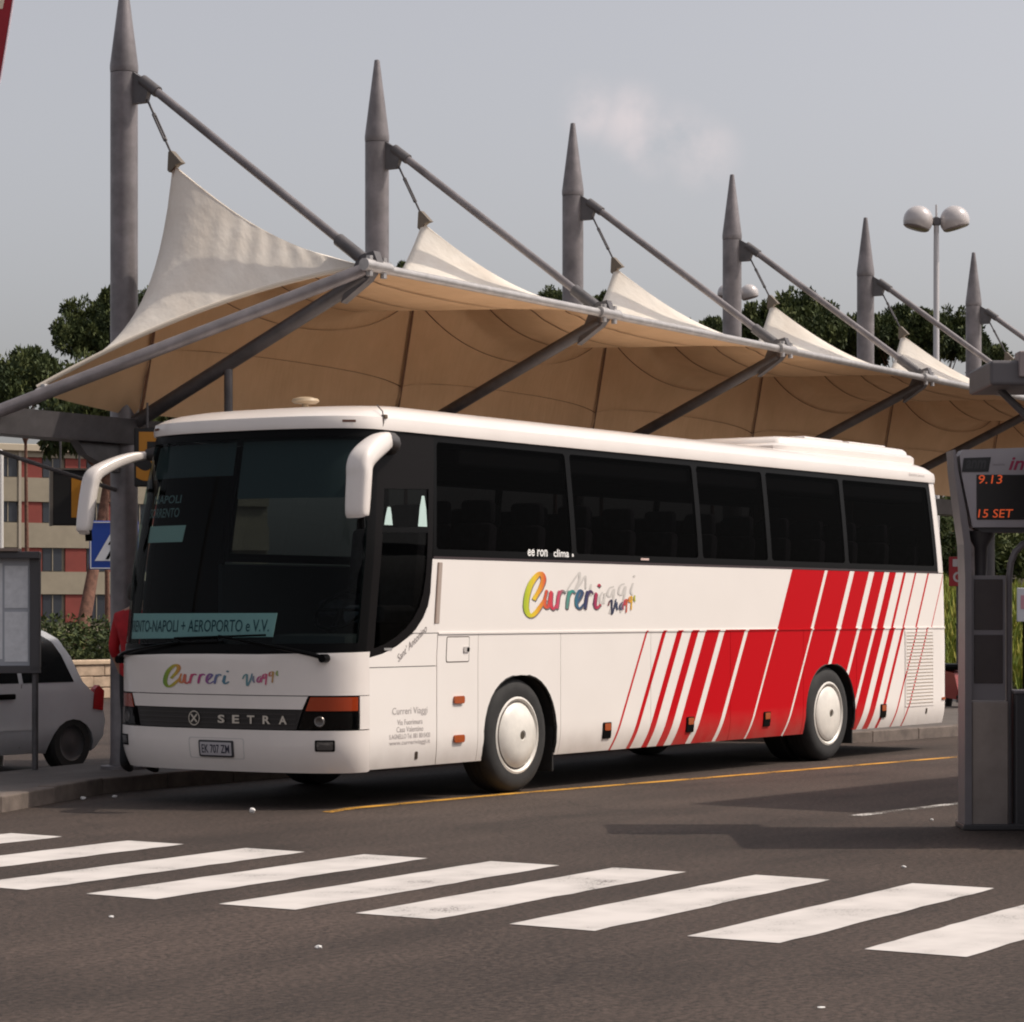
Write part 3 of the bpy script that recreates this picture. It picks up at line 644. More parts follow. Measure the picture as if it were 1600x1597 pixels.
# wheels
def wheel(x, y, near, front):
    wt = thing('wheel', None, None, (x - 6, y - 1.25, .51)); wt.parent = coach
    s = -1 if near else 1
    ty = [(.30, .0), (.33, -.012), (.40, -.018), (.455, -.012), (.49, .015), (.508, .05), (.512, .09), (.512, .22), (.50, .27), (.46, .295), (.30, .295)]
    m_ = MB().lathe([(r, s * -1 * h if near else -h) for r, h in [(a, b_) for a, b_ in ty]], 48, 'Y')
    if near: m_.v = [(p[0], abs(p[1]) if p[1] > 0 else p[1], p[2]) for p in m_.v]
    ob('tyre', m_.me('tyre', True), RUBBER, wt)
    gr_ = MB()
    for q in (.10, .15, .20): gr_.lathe([(.5135, (q - .006) * (1 if near else -1)), (.5135, (q + .006) * (1 if near else -1))], 40, 'Y')
    ob('tread_groove', gr_.me('tread_groove'), DARK, wt)
    rim = [(.335, .006), (.345, -.012), (.325, -.02), (.305, -.004), (.30, .005), (.285, -.012), (.25, -.045 if front else -.03), (.14, -.068 if front else -.045), (.045, -.074 if front else -.05), (.042, -.066 if front else -.042), (0, -.066 if front else -.042)]
    m_ = MB().lathe([(r, h if near else -h) for r, h in rim], 40, 'Y'); rm = ob('hubcap', m_.me('hubcap', True), mat('hubcap_white', (.74, .70, .64), .4, coat=.2, var=.12, vscale=7), wt)
    ob('hub_hole', MB().lathe([(.034, (-.0685 if front else -.0445) * (1 if near else -1)), (0, (-.0685 if front else -.0445) * (1 if near else -1))], 20, 'Y').lathe([(.036, (-.066 if front else -.042) * (1 if near else -1)), (.034, (-.0685 if front else -.0445) * (1 if near else -1))], 20, 'Y').me('hub_hole'), mat('hub_brown', (.06, .045, .03), .6), rm)
    ob('seam_ring', MB().lathe([(.300, (-.003) * (1 if near else -1)), (.292, (-.010) * (1 if near else -1))], 40, 'Y').me('seam_ring'), SEAM, rm)
    return wt
for xw, fr_ in ((2.775, True), (8.85, False)):
    wheel(xw, .045, True, fr_); wheel(xw, 2.455, False, fr_)
    if not fr_:
        ob('inner_tyre', MB().lathe([(.30, .33), (.46, .335), (.505, .36), (.51, .40), (.51, .55), (.46, .60), (.3, .6)], 32, 'Y', (xw, .03, .51)).me('inner_tyre', True), RUBBER, coach, keep=True)
    for y0, s in ((.02, 1), (2.48, -1)):
        m_ = MB(); n = 20; V = []
        for k in range(n + 1):
            t = math.pi * k / n; xx = xw - .615 * math.cos(t); z = .40 + .65 * math.sin(t) ** .85
            V += [(xx, y0 + s * .005, z), (xx, y0 + s * .62, z)]
        ob('wheel_arch_liner', mesh('wheel_arch_liner', V, [(2 * i, 2 * i + 1, 2 * i + 3, 2 * i + 2) for i in range(n)]), DARK, coach, keep=True)
    ob('wheel_back', MB().box((xw - .6, .64, .35), (xw + .6, .66, 1.1)).me('wheel_back'), DARK, coach, keep=True)
    ob('mudflap', MB().bbox((xw + .60, .05, .16), (xw + .62, .50, .62), .006).me('mudflap'), RUBBER, coach, keep=True)
# rubber arch lips
for xw in (WF, WR):
    A = arch(xw, .592, .62, .425, .33); P = [surf_pt(p[0], p[1], -.008) for p in A]
    ob('arch_lip', MB().tube(P, .012, 6).me('arch_lip', True), RUBBER, coach, keep=True)

# side furniture
fb = bp('fuel_flap', rect(1.635 + U0, 1.965 + U0, 1.18, 1.385, .015), SPAINT, .003, .004)
bp('flap_gap', [rect(1.626 + U0, 1.974 + U0, 1.171, 1.394, .02), rect(1.635 + U0, 1.965 + U0, 1.18, 1.385, .015)], SEAM, .001, .002, fb)
bp('flap_handle', rect(1.88 + U0, 1.955 + U0, 1.255, 1.305, .01), mat('handle_grey', (.45, .42, .40), .4), .012, .01, fb)
bp('handle_cup', rect(1.925 + U0, 1.962 + U0, 1.262, 1.297, .008), BLACK, .014, .006, fb)
ORL = mat('orange_lamp', (.36, .07, .012), .25, coat=.5)
for z in (.852, .520): bp('side_marker', rect(1.735 + U0, 1.885 + U0, z - .032, z + .032, .02), ORL, .020, .02)
for x in (4.234, 5.791, 7.381, 10.13):
    rfk = bp('side_reflector', rect(x + U0 - .07, x + U0 + .07, .425, .575, .015), BLACK, .012, .012)
    bp('reflector_lens', rect(x + U0 - .05, x + U0 + .055, .50, .565, .012), ORL, .017, .006, rfk)
for x, z in ((1.20, .40), (11.28, .46)):
    bp('lock', rect(x + U0 - .02, x + U0 + .02, z - .03, z + .035, .012), mat('lock_dark', (.05, .035, .025), .5), .004, .006)
bp('rear_marker', rect(11.69 + U0, 11.80 + U0, .58, .61, .01), ORL, .012, .012)
gp = bp('grab_handle', rect(2.405, 2.478, 1.505, 2.022, .01), mat('handle_brown', (.36, .29, .25), .5), .004, .008)
bp('handle_edge', rect(2.405, 2.422, 1.505, 2.022, .005), mat('handle_edge', (.20, .14, .11), .5), .008, .008, gp)
# engine louvre
lv = bp('engine_grille', [rect(10.70 + U0, 11.47 + U0, .525, 1.392, .01), rect(10.725 + U0, 11.445 + U0, .55, 1.37, .01)], SPAINT, .006, .012)
for k in range(21):
    z = .565 + k * .0385
    bp('louvre_slat', rect(10.726 + U0, 11.444 + U0, z, z + .022), SPAINT, .008, .01, lv)
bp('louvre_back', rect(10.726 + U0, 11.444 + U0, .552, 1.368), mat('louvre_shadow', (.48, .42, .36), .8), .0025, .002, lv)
# mirrors
def mirror(path, sec, armr, name):
    mt = thing('wing_mirror', None, None); mt.parent = coach; mt.matrix_parent_inverse = mwof(coach).inverted()
    V = []; n = 16; P = [Vector(p) for p in path]
    Pc = catmull([tuple(p) for p in P], 5); sc = catmull(sec, 5)
    for i in range(len(Pc)):
        d = Vector(Pc[min(i + 1, len(Pc) - 1)] - Pc[max(i - 1, 0)]).normalized(); a = Vector((0, 1, 0)); a = (a - d * a.dot(d)).normalized(); b_ = d.cross(a)
        for k in range(n):
            t = 2 * math.pi * k / n; cx, cy = math.cos(t), math.sin(t); cx = math.copysign(abs(cx) ** .6, cx); cy = math.copysign(abs(cy) ** .6, cy)
            V.append(Vector(Pc[i]) + a * cx * sc[i][0] + b_ * cy * sc[i][1])
    m = len(Pc); F = [(i * n + k, i * n + (k + 1) % n, (i + 1) * n + (k + 1) % n, (i + 1) * n + k) for i in range(m - 1) for k in range(n)] + [tuple(range(n)), tuple(range((m - 1) * n, m * n))]
    ob('mirror_housing', MB().add(V, F).me('mirror_housing', True), WPAINT, mt, keep=True)
    a = P[-1]; g = P[-2]
    ob('mirror_glass', MB().bbox((a.x + sec[-1][1] * .98, a.y - sec[-1][0] * .9, a.z + .04), (a.x + sec[-1][1] * .98 + .03, a.y + sec[-1][0] * .9, g.z + .02), .01).me('mirror_glass'), BLACK, mt, keep=True)
    ob('mirror_mount', MB().tube(armr, [.10, .075, .05], 12).me('mirror_mount', True), mat('mount_dark', (.03, .026, .026), .5), mt, keep=True)
    ob('mirror_base', MB().tube([a + Vector((.05, 0, .02)), a + Vector((.06, 0, -.09))], .03, 8).me('mirror_base', True), BLACK, mt, keep=True)
    return mt
mirror([(.62, -.12, 3.00), (.50, -.14, 2.97), (.36, -.16, 2.915), (.22, -.18, 2.84), (.165, -.185, 2.77), (.15, -.19, 2.68), (.135, -.19, 2.52), (.125, -.19, 2.385), (.125, -.19, 2.365)], [(.05, .07), (.08, .085), (.095, .09), (.105, .085), (.108, .075), (.108, .066), (.106, .064), (.10, .060), (.085, .045)], [(.95, .10, 3.0), (.78, -.04, 2.99), (.60, -.12, 3.0)], 'm')
mirror([(.86, 2.68, 2.985), (.70, 2.72, 2.955), (.52, 2.75, 2.90), (.33, 2.77, 2.82), (.26, 2.775, 2.76), (.23, 2.78, 2.66), (.195, 2.78, 2.50), (.165, 2.78, 2.325), (.165, 2.78, 2.305)], [(.04, .035), (.055, .045), (.065, .050), (.075, .055), (.078, .055), (.078, .053), (.076, .052), (.070, .048), (.055, .036)], [(1.0, 2.42, 3.0), (.93, 2.56, 3.0), (.85, 2.68, 2.985)], 'm')

# ---- lettering on the coach
def ramp_mat(name, stops, axis='X'):
    m = bpy.data.materials.new(name); m.use_nodes = True; nt = m.node_tree; b = nt.nodes['Principled BSDF']
    t = nt.nodes.new('ShaderNodeTexCoord'); s = nt.nodes.new('ShaderNodeSeparateXYZ'); r_ = nt.nodes.new('ShaderNodeValToRGB')
    nt.links.new(t.outputs['Generated'], s.inputs[0]); nt.links.new(s.outputs[axis], r_.inputs[0]); nt.links.new(r_.outputs[0], b.inputs['Base Color'])
    e = r_.color_ramp.elements
    e[0].position = stops[0][0]; e[0].color = (*stops[0][1], 1); e[1].position = stops[-1][0]; e[1].color = (*stops[-1][1], 1)
    for p, c in stops[1:-1]: q = e.new(p); q.color = (*c, 1)
    b.inputs['Roughness'].default_value = .4; MATS[name] = m; return m
RAIN = ramp_mat('rainbow_print', [(0, (.30, .42, .02)), (.06, (.50, .52, .02)), (.14, (.75, .50, .02)), (.22, (.70, .24, .02)), (.27, (.62, .09, .03)), (.36, (.55, .03, .07)), (.45, (.50, .06, .12)), (.53, (.12, .22, .20)), (.60, (.03, .28, .22)), (.68, (.03, .11, .20)), (.78, (.02, .03, .10)), (.88, (.06, .02, .08)), (.94, (.45, .02, .07)), (1, (.40, .02, .04))])
RAIN2 = ramp_mat('rainbow_small', [(0, (.30, .05, .05)), (.08, (.02, .02, .05)), (.35, (.02, .04, .10)), (.5, (.10, .08, .14)), (.58, (.50, .03, .06)), (.72, (.60, .12, .02)), (.82, (.75, .38, .02)), (1, (.30, .42, .05))])
RAINF = ramp_mat('rainbow_front', [(1 - p_, c_) for p_, c_ in [(0, (.10, .22, .02)), (.08, (.22, .30, .02)), (.2, (.45, .32, .03)), (.30, (.55, .16, .05)), (.45, (.45, .04, .12)), (.62, (.30, .04, .20)), (.75, (.14, .12, .28)), (.9, (.07, .18, .26)), (1, (.05, .16, .22))][::-1]], 'Y')
RAINF2 = ramp_mat('rainbow_front_small', [(1 - p_, c_) for p_, c_ in [(0, (.10, .25, .25)), (.3, (.12, .22, .28)), (.45, (.40, .08, .20)), (.7, (.50, .08, .16)), (.9, (.40, .30, .06)), (1, (.15, .35, .15))][::-1]], 'Y')
GREYP = mat('grey_print', (.56, .53, .50), .45); SHP = mat('shadow_print', (.16, .13, .13), .5)
CURR = [[(275, 645), (300, 600), (345, 525), (372, 440), (350, 385), (300, 410), (240, 500), (205, 620), (200, 735), (238, 800), (290, 775), (350, 695), (392, 635)],
        [(405, 545), (385, 640), (392, 715), (425, 700), (450, 560), (448, 690), (470, 735), (505, 690)],
        [(532, 550), (518, 640), (508, 732)], [(512, 660), (530, 590), (560, 552), (590, 570)],
        [(632, 550), (618, 640), (608, 732)], [(612, 660), (630, 590), (660, 552), (690, 570)],
        [(700, 690), (745, 625), (768, 565), (740, 548), (712, 610), (708, 690), (740, 727), (790, 680)],
        [(822, 550), (808, 640), (798, 732)], [(802, 660), (820, 590), (850, 552), (878, 570)],
        [(890, 690), (915, 570), (902, 680), (918, 725), (962, 685)], [(940, 505), (946, 490), (952, 478)]]
VIAG = [[(1045, 700), (1060, 655), (1082, 645), (1082, 720), (1086, 785), (1112, 710), (1128, 630)], [(1140, 660), (1136, 710), (1146, 745)],
        [(1205, 660), (1180, 680), (1170, 725), (1190, 735), (1206, 680), (1206, 740)],
        [(1245, 630), (1222, 645), (1220, 685), (1240, 680), (1248, 635), (1240, 770)],
        [(1300, 600), (1275, 615), (1274, 655), (1295, 650), (1303, 605), (1294, 742)], [(1335, 590), (1330, 630), (1340, 655)]]
GHOST = [[(610, 560), (650, 490), (715, 400), (745, 368), (742, 440), (715, 500), (690, 560), (760, 470), (805, 400), (808, 530)], [(865, 480), (855, 560), (870, 600)],
         [(985, 560), (960, 610), (965, 680), (1000, 640), (1010, 570), (1000, 680)], [(1110, 500), (1060, 520), (1040, 590), (1075, 600), (1110, 530), (1100, 640), (1060, 780)],
         [(1225, 470), (1180, 490), (1160, 570), (1200, 580), (1235, 500), (1215, 640), (1180, 770)], [(1320, 460), (1295, 540), (1310, 590)], [(1326, 400), (1330, 390), (1336, 380)]]
def lettering(name, strokes, width, fn, m, parent):
    b_ = MB()
    for i, s in enumerate(strokes):
        w = width * (1.75 if (i == 0 and len(s) > 12) else 1)
        V, F = ribbon(s, w); nv = len(V) // 2; b_.add([fn(p[0], p[1], .0003 * (i % 3) + .0009 * (k_ % nv) / nv) for k_, p in enumerate(V)], F)
    return ob(name, mesh(name, b_.v, b_.f), m, parent, keep=True)
def side_map(off, ddx=0, ddz=0): return lambda X, Y, e: surf_pt(2.825 + (X - 180) * .001653 + U0 + ddx, 1.552 + (820 - Y) * .000905 + ddz, off + e)
lt = lettering('lettering', GHOST, 22, side_map(.003), GREYP, coach)
lettering('lettering', CURR, 26, side_map(.0045, .016, -.010), SHP, coach)
lettering('lettering', CURR, 29, side_map(.006), RAIN, coach)
lettering('lettering', VIAG, 17, side_map(.006), RAIN2, coach)
lettering('lettering', CURR, 30, lambda X, Y, e: surf_pt(-.497 + (X - 180) / 790 * .73, .975 + (815 - Y) / 430 * .185, .008 + e), RAINF, coach)
lettering('lettering', VIAG, 17, lambda X, Y, e: surf_pt(.362 + (X - 1045) / 295 * .335, 1.0 + (785 - Y) / 195 * .125, .008 + e), RAINF2, coach)
WTX = mat('white_print', (.75, .74, .72), .5)
text_on('lettering', 'ee ron', lambda x, y: surf_pt(2.90 + U0 + x, 2.10 + y, -.004), .33, .062, WTX, coach, shear=.1, bold=.02)
text_on('lettering', 'clima', lambda x, y: surf_pt(3.33 + U0 + x, 2.10 + y, -.004), .26, .07, WTX, coach, shear=.1, bold=.02)
text_on('lettering', '•', lambda x, y: surf_pt(3.64 + U0 + x, 2.105 + y, -.004), .03, .03, WTX, coach)
GTX = mat('grey_ink', (.38, .34, .33), .6)
for i, (s, w, h, z) in enumerate((('Curreri Viaggi', .50, .075, .735), ('Via Fuorimura', .36, .045, .665), ('Casa Valentino', .38, .045, .605), ('S.AGNELLO Tel. 081 8015420', .58, .04, .55), ('www.curreriviaggi.it', .58, .045, .49))):
    text_on('lettering', s, lambda x, y, w=w, z=z: surf_pt(1.105 + U0 - w / 2 + x, z + y, .002), w, h, GTX, coach, bold=.002)
ang = R(34)
text_on('lettering', "Sant' Antonino", lambda x, y: surf_pt(1.92 + x * math.cos(ang) - y * math.sin(ang), 1.185 + x * math.sin(ang) + y * math.cos(ang), .002), .47, .065, mat('ink_dark', (.16, .13, .13), .6), coach, shear=.35)
text_on('lettering', 'Bertolini Service', lambda x, y: np.array(surf_pt(11.05 + U0 + x, 3.12, .026)) * np.array([1, 1, 0]) + np.array([0, 0, 3.165 + y]), .42, .035, GTX, coach)

# ------------------------------------------------------------------ canopy
DX, DY = 4.376, .212; LS = math.hypot(DX, DY)
DV = Vector((DX / LS, DY / LS, 0)); NV = Vector((DY / LS, -DX / LS, 0))   # along the row, towards the road
P0 = Vector((1.811, 3.876, 0)); CORR = [.085, -.03, -.13, -.12, .06, .17, .2]; NF = 7
SK = [k * LS + CORR[k] for k in range(NF)]
def CP(s, a, z): p = P0 + DV * s + NV * a; return Vector((p.x, p.y, z))
canopy = thing('tensile_canopy', 'row of pale fabric cones on tapering grey steel masts behind the coach', 'canopy', P0)
def cpart(name, mb, m, parent=None, smooth=True): return ob(name, mb.me(name, smooth) if isinstance(mb, MB) else mb, m, parent or canopy, keep=True)
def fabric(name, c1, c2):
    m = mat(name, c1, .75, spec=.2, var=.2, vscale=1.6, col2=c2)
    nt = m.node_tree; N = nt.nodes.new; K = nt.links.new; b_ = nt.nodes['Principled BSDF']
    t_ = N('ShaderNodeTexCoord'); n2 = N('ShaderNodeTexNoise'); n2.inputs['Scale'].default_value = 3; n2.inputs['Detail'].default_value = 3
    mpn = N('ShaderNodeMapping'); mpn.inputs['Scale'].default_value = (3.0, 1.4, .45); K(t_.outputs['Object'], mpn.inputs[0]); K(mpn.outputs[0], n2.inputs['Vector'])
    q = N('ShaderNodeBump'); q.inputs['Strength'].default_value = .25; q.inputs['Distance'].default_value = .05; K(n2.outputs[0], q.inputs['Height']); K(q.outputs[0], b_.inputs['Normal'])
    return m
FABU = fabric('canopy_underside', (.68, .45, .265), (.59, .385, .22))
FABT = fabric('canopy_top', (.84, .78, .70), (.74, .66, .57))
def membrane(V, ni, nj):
    # two fabric layers: cream on top, brown below, 12 mm apart, closed along the rim
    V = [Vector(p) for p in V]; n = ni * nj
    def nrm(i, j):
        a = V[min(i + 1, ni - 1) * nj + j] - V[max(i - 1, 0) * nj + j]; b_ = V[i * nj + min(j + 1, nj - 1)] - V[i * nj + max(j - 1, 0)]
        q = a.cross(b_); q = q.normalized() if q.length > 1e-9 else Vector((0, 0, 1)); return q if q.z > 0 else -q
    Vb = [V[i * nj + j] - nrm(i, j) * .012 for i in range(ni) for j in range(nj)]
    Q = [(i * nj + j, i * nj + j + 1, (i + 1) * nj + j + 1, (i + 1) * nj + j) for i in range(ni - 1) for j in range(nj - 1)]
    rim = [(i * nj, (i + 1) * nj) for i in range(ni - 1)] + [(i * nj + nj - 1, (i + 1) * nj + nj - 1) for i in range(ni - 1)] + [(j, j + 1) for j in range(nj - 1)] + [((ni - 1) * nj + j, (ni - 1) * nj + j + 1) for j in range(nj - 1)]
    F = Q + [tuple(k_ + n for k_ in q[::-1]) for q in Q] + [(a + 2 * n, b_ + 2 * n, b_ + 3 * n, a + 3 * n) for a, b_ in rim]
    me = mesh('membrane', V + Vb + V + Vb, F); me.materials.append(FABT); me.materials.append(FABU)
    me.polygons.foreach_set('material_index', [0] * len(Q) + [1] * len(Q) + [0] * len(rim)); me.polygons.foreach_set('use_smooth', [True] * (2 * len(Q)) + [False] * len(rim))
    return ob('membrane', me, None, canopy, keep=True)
SEAMM = mat('fabric_seam', (.14, .06, .03), .8); ROPE = mat('edge_rope', (.66, .58, .48), .8)
AL, ZL, AP, ZP, AN, ZN = .16, 3.46, .58, 5.76, 2.80, 4.65
def ridge(a):
    if a <= AP:
        t = (a - AL) / (AP - AL); return ZL + (ZP - ZL) * (t ** 1.15)
    t = (a - AP) / (AN - AP); return ZP + (ZN - ZP) * t - .17 * math.sin(math.pi * t)
NA, NSb = 40, 44
# a-grid denser round the peak
aa = np.concatenate([np.linspace(AL, AP, 11)[:-1], np.linspace(AP, AN, NA - 9)])
NA = len(aa)
def relax(Z, fixed, it, S_, A_):
    # spring-length weighted averaging
    for _ in range(it):
        up, dn = Z[:, 2:], Z[:, :-2]; l, r_ = Z[:-2], Z[2:]
        ha = (A_[2:] - A_[1:-1]), (A_[1:-1] - A_[:-2])
        hs = (S_[2:] - S_[1:-1]), (S_[1:-1] - S_[:-2])
        wa = 1 / ha[0][None, :], 1 / ha[1][None, :]; sa = 2 / (ha[0] + ha[1])[None, :]
        ws = 1 / hs[0][:, None], 1 / hs[1][:, None]; ss = 2 / (hs[0] + hs[1])[:, None]
        num = sa * (wa[0] * up[1:-1] + wa[1] * dn[1:-1]) + ss * (ws[0] * r_[:, 1:-1] + ws[1] * l[:, 1:-1]); den = sa * (wa[0] + wa[1]) + ss * (ws[0] + ws[1])
        new = num / den; Z[1:-1, 1:-1] = np.where(fixed[1:-1, 1:-1], Z[1:-1, 1:-1], new)
    return Z
rid = np.array([ridge(a) for a in aa])
def seam_strip(pts, w, nm, par, z=-.020):
    V = []; pts = [Vector(p) for p in pts]
    for i, p in enumerate(pts):
        d = (pts[min(i + 1, len(pts) - 1)] - pts[max(i - 1, 0)]).normalized(); s = d.cross(Vector((0, 0, 1))).normalized() if abs(d.z) < .98 else DV
        V += [p + s * w / 2 + Vector((0, 0, z)), p - s * w / 2 + Vector((0, 0, z))]
    return cpart(nm, mesh(nm, V, [(2 * i, 2 * i + 1, 2 * i + 3, 2 * i + 2) for i in range(len(pts) - 1)]), SEAMM, par)
for k in range(NF - 1):
    L_ = SK[k + 1] - SK[k]; t = np.linspace(0, 1, NSb); ss = L_ * (.5 - .5 * np.cos(np.pi * t)) * .6 + L_ * t * .4
    # flat outer roof that turns down into a back wall at the masts; sharp cones rise from it at every frame
    mid = ZN - .05 * np.sin(np.pi * np.clip((aa - .5) / (AN - .5), 0, 1)) - (ZN - ZL) * np.exp(-(aa - AL) / .17)
    d0, d1 = ss, L_ - ss; wid = .80
    g = np.exp(-d0 / wid) + np.exp(-d1 / wid); g = (g - g.min()) / (g.max() - g.min())
    Z = mid[None, :] + (rid - mid)[None, :] * g[:, None]; Z[:, -1] = ZN
    # tension wrinkles running out from the ridges
    wr_ = .018 * np.sin(ss[:, None] * 17 + aa[None, :] * 3) * np.exp(-np.minimum(d0, d1) / .5)[:, None] * np.clip((aa - .7) / .8, 0, 1)[None, :] * np.clip((AN - aa) / .5, 0, 1)[None, :] * (np.minimum(d0, d1)[:, None] > .02)
    Z += wr_
    # little draping wrinkles below the peaks
    V = [CP(SK[k] + ss[i], aa[j], Z[i, j]) for i in range(NSb) for j in range(NA)]
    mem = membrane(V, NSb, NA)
    for j in (3, 7, 15, 24, 32):
        dip = .08 * np.sin(np.pi * t) * (1 if j > 12 else .25)
        P_ = []
        for i in range(NSb):
            a_ = aa[j] + dip[i]; z_ = float(np.interp(a_, aa, Z[i])); P_.append(CP(SK[k] + ss[i], a_ + (.022 if j < 12 else 0), z_ - (0 if j < 12 else .002)))
        seam_strip(P_, .016, 'seam', mem)
    if k >= 0:
        seam_strip([CP(SK[k], a, ridge(a)) for a in aa[:14]], .05, 'seam', mem, 0) if False else None
# front end of the canopy: scalloped edge rope from the first node down to the corner
C1 = (-1.16, .02, 3.60); NR = 72
def rope(t):     # t 0 at node, 1 at corner
    b_ = 4 * t * (1 - t)
    return (SK[0] + (C1[0] - SK[0]) * t ** 1.15 + .10 * b_, AN - .08 + (C1[1] - AN + .08) * t, ZN + .02 + (C1[2] - ZN) * t + .20 * b_)
RP = [rope(t) for t in np.linspace(0, 1, NR)]
XI = 16; xs = np.linspace(0, 1, XI); V = []; grid = np.zeros((XI, NR))
ar = np.array([p[1] for p in RP]); zf = np.array([ridge(max(AL, min(AN, a))) if a >= AL else ZL for a in ar]); zr = np.array([p[2] for p in RP]); sr = np.array([p[0] for p in RP])
for i, x in enumerate(xs): grid[i] = zr * (1 - x) + zf * x
low = np.array([C1[2] + (ZL - C1[2]) * x ** .6 for x in xs])
grid[:, -1] = low; grid[:, 0] = ZN
for _ in range(700):
    hs = np.maximum(.05, (SK[0] - sr)[None, 1:-1] / XI); ha = (ar[0] - ar[-1]) / NR
    wS, wA = 1 / hs ** 2, 1 / ha ** 2
    grid[1:-1, 1:-1] = (wS * (grid[2:, 1:-1] + grid[:-2, 1:-1]) + wA * (grid[1:-1, 2:] + grid[1:-1, :-2])) / (2 * wS + 2 * wA)
# tension pleats below the ridge of the end cone
grid += .014 * np.sin(ar[None, :] * 30 + 4 * xs[:, None]) * np.clip((xs[:, None] - .35) / .4, 0, 1) * np.clip((1 - xs[:, None]) / .12, 0, 1) * np.clip((ar[None, :] - 1.0) / .4, 0, 1) * np.clip((AN - .15 - ar[None, :]) / .4, 0, 1)
for i, x in enumerate(xs):
    for j in range(NR): V.append(CP(sr[j] + (SK[0] - sr[j]) * x, ar[j], grid[i, j]))
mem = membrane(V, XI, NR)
cpart('edge_rope', MB().tube([CP(*p) for p in RP], .022, 8), ROPE)
for k in range(NF):
    s = SK[k]
    ps = cpart('post', MB().lathe([(.22, .13), (.22, .16), (.14, .17), (.129, .25), (.129, 6.66)], 28, 'Z', CP(s, 0, 0)), STEEL)
    cpart('post_cone', MB().lathe([(.129, 6.665), (.133, 6.69), (.133, 6.73), (.032, 7.52), (.028, 7.55), (0, 7.56)], 24, 'Z', CP(s, 0, 0)), STEEL, ps)
    # bracket plates
    o_ = CP(s, 0, 0) - DV * .03
    cpart('bracket', MB().prism([(.11, 6.67), (.17, 6.63), (.33, 6.54), (.31, 6.47), (.27, 6.36), (.11, 6.36)], o_, NV, (0, 0, 1), DV * .06), STEELD, ps, False)
    cpart('tie_rod', MB().tube([CP(s, .24, 6.56), CP(s, AN - .16, 4.78)], .042, 12), STEEL)
    cpart('tie_clevis', MB().tube([CP(s, .22, 6.575), CP(s, .40, 6.445)], .055, 10), STEELD); cpart('tie_clevis', MB().tube([CP(s, AN - .36, 4.925), CP(s, AN - .10, 4.735)], .060, 10), STEELD)
    # hanger of the fabric peak with turnbuckle
    a0, a1 = CP(s, .27, 6.40), CP(s, AP - .02, 5.86); d = a1 - a0
    cpart('peak_cable', MB().tube([a0, a0 + d * .3], .011, 6).tube([a0 + d * .75, a1], .011, 6).tube([a0 + d * .3 + DV * .02, a0 + d * .75 + DV * .02], .010, 6).tube([a0 + d * .3 - DV * .02, a0 + d * .75 - DV * .02], .010, 6).tube([a0 + d * .28, a0 + d * .33], .02, 6).tube([a0 + d * .72, a0 + d * .77], .02, 6), STEELD)
    cpart('peak_plate', MB().prism([(-.03, 5.87), (.0, 5.88), (.12, 5.76), (.06, 5.745), (-.02, 5.68), (-.04, 5.70)], CP(s, AP, 0) - DV * .035, NV, (0, 0, 1), DV * .07), mat('peak_metal', (.16, .13, .10), .5, .3), None, False)
    # arm from the mast to the outer node
    cpart('arm', MB().tube([CP(s, .10, 3.36), CP(s, AN - .05, ZN - .07)], .062 if k else .066, 12), STEELD)
    nd = cpart('node', MB().prism([(-.30, -.30), (-.26, -.20), (-.12, .10), (.05, .14), (.10, .02), (-.02, -.12)], CP(s, AN, ZN) - DV * .05, NV, (0, 0, 1), DV * .10), STEELD, None, False)
    cpart('node_pin', MB().tube([CP(s - .20, AN + .05, ZN + .005), CP(s + .20, AN + .05, ZN + .005)], .055, 10).tube([CP(s + .11, AN + .05, ZN - .09), CP(s + .11, AN + .05, ZN + .09)], .03, 8).tube([CP(s - .11, AN + .05, ZN - .09), CP(s - .11, AN + .05, ZN + .09)], .03, 8), GALV, nd)
    sv = seam_strip([CP(s, a + .035, ridge(a)) for a in aa[:11]], .042, 'seam', canopy, -.01)
    if k < NF - 1:
        cpart('edge_tube', MB().tube([CP(s + .16, AN + .03, ZN), CP(SK[k + 1] - .16, AN + .03, ZN)], .042, 12), GALV)
# spine gutter along the masts
cpart('gutter_beam', MB().prism([(-.16, 3.17), (.14, 3.17), (.20, 3.40), (.16, 3.40), (.11, 3.22), (-.13, 3.22), (-.18, 3.40), (-.22, 3.40)], CP(-1.85, 0, 0), NV, (0, 0, 1), DV * (SK[-1] + 2.5)), STEELD, None, False)
cpart('front_tube', MB().tube([CP(SK[0] - .05, AN - .05, ZN - .02), CP(-1.95, .10, 3.30)], .058, 12), STEEL)
cpart('corner_clamp', MB().bbox((-.06, -.05, -.03), (.06, .05, .03), .01, Matrix.Translation(CP(-1.10, .06, 3.62))).tube([CP(-1.2, .04, 3.58), CP(-1.02, .10, 3.68)], .02, 8), GALV)
cpart('haunch', MB().prism([(0, 3.17), (-.62, 3.17), (-.5, 3.05), (-.12, 2.92), (0, 2.90)], CP(SK[0] - .1, 0, 0) - NV * .05, DV, (0, 0, 1), NV * .10), STEELD, None, False)
cpart('brace', MB().tube([CP(-2.2, -.1, 3.14), CP(SK[0] - .1, 0, 2.74)], .02, 8), STEELD)
cpart('sign_hanger', MB().tube([CP(SK[0], 1.22, 3.84), CP(SK[0], 1.22, 2.9)], .04, 10), STEELD)

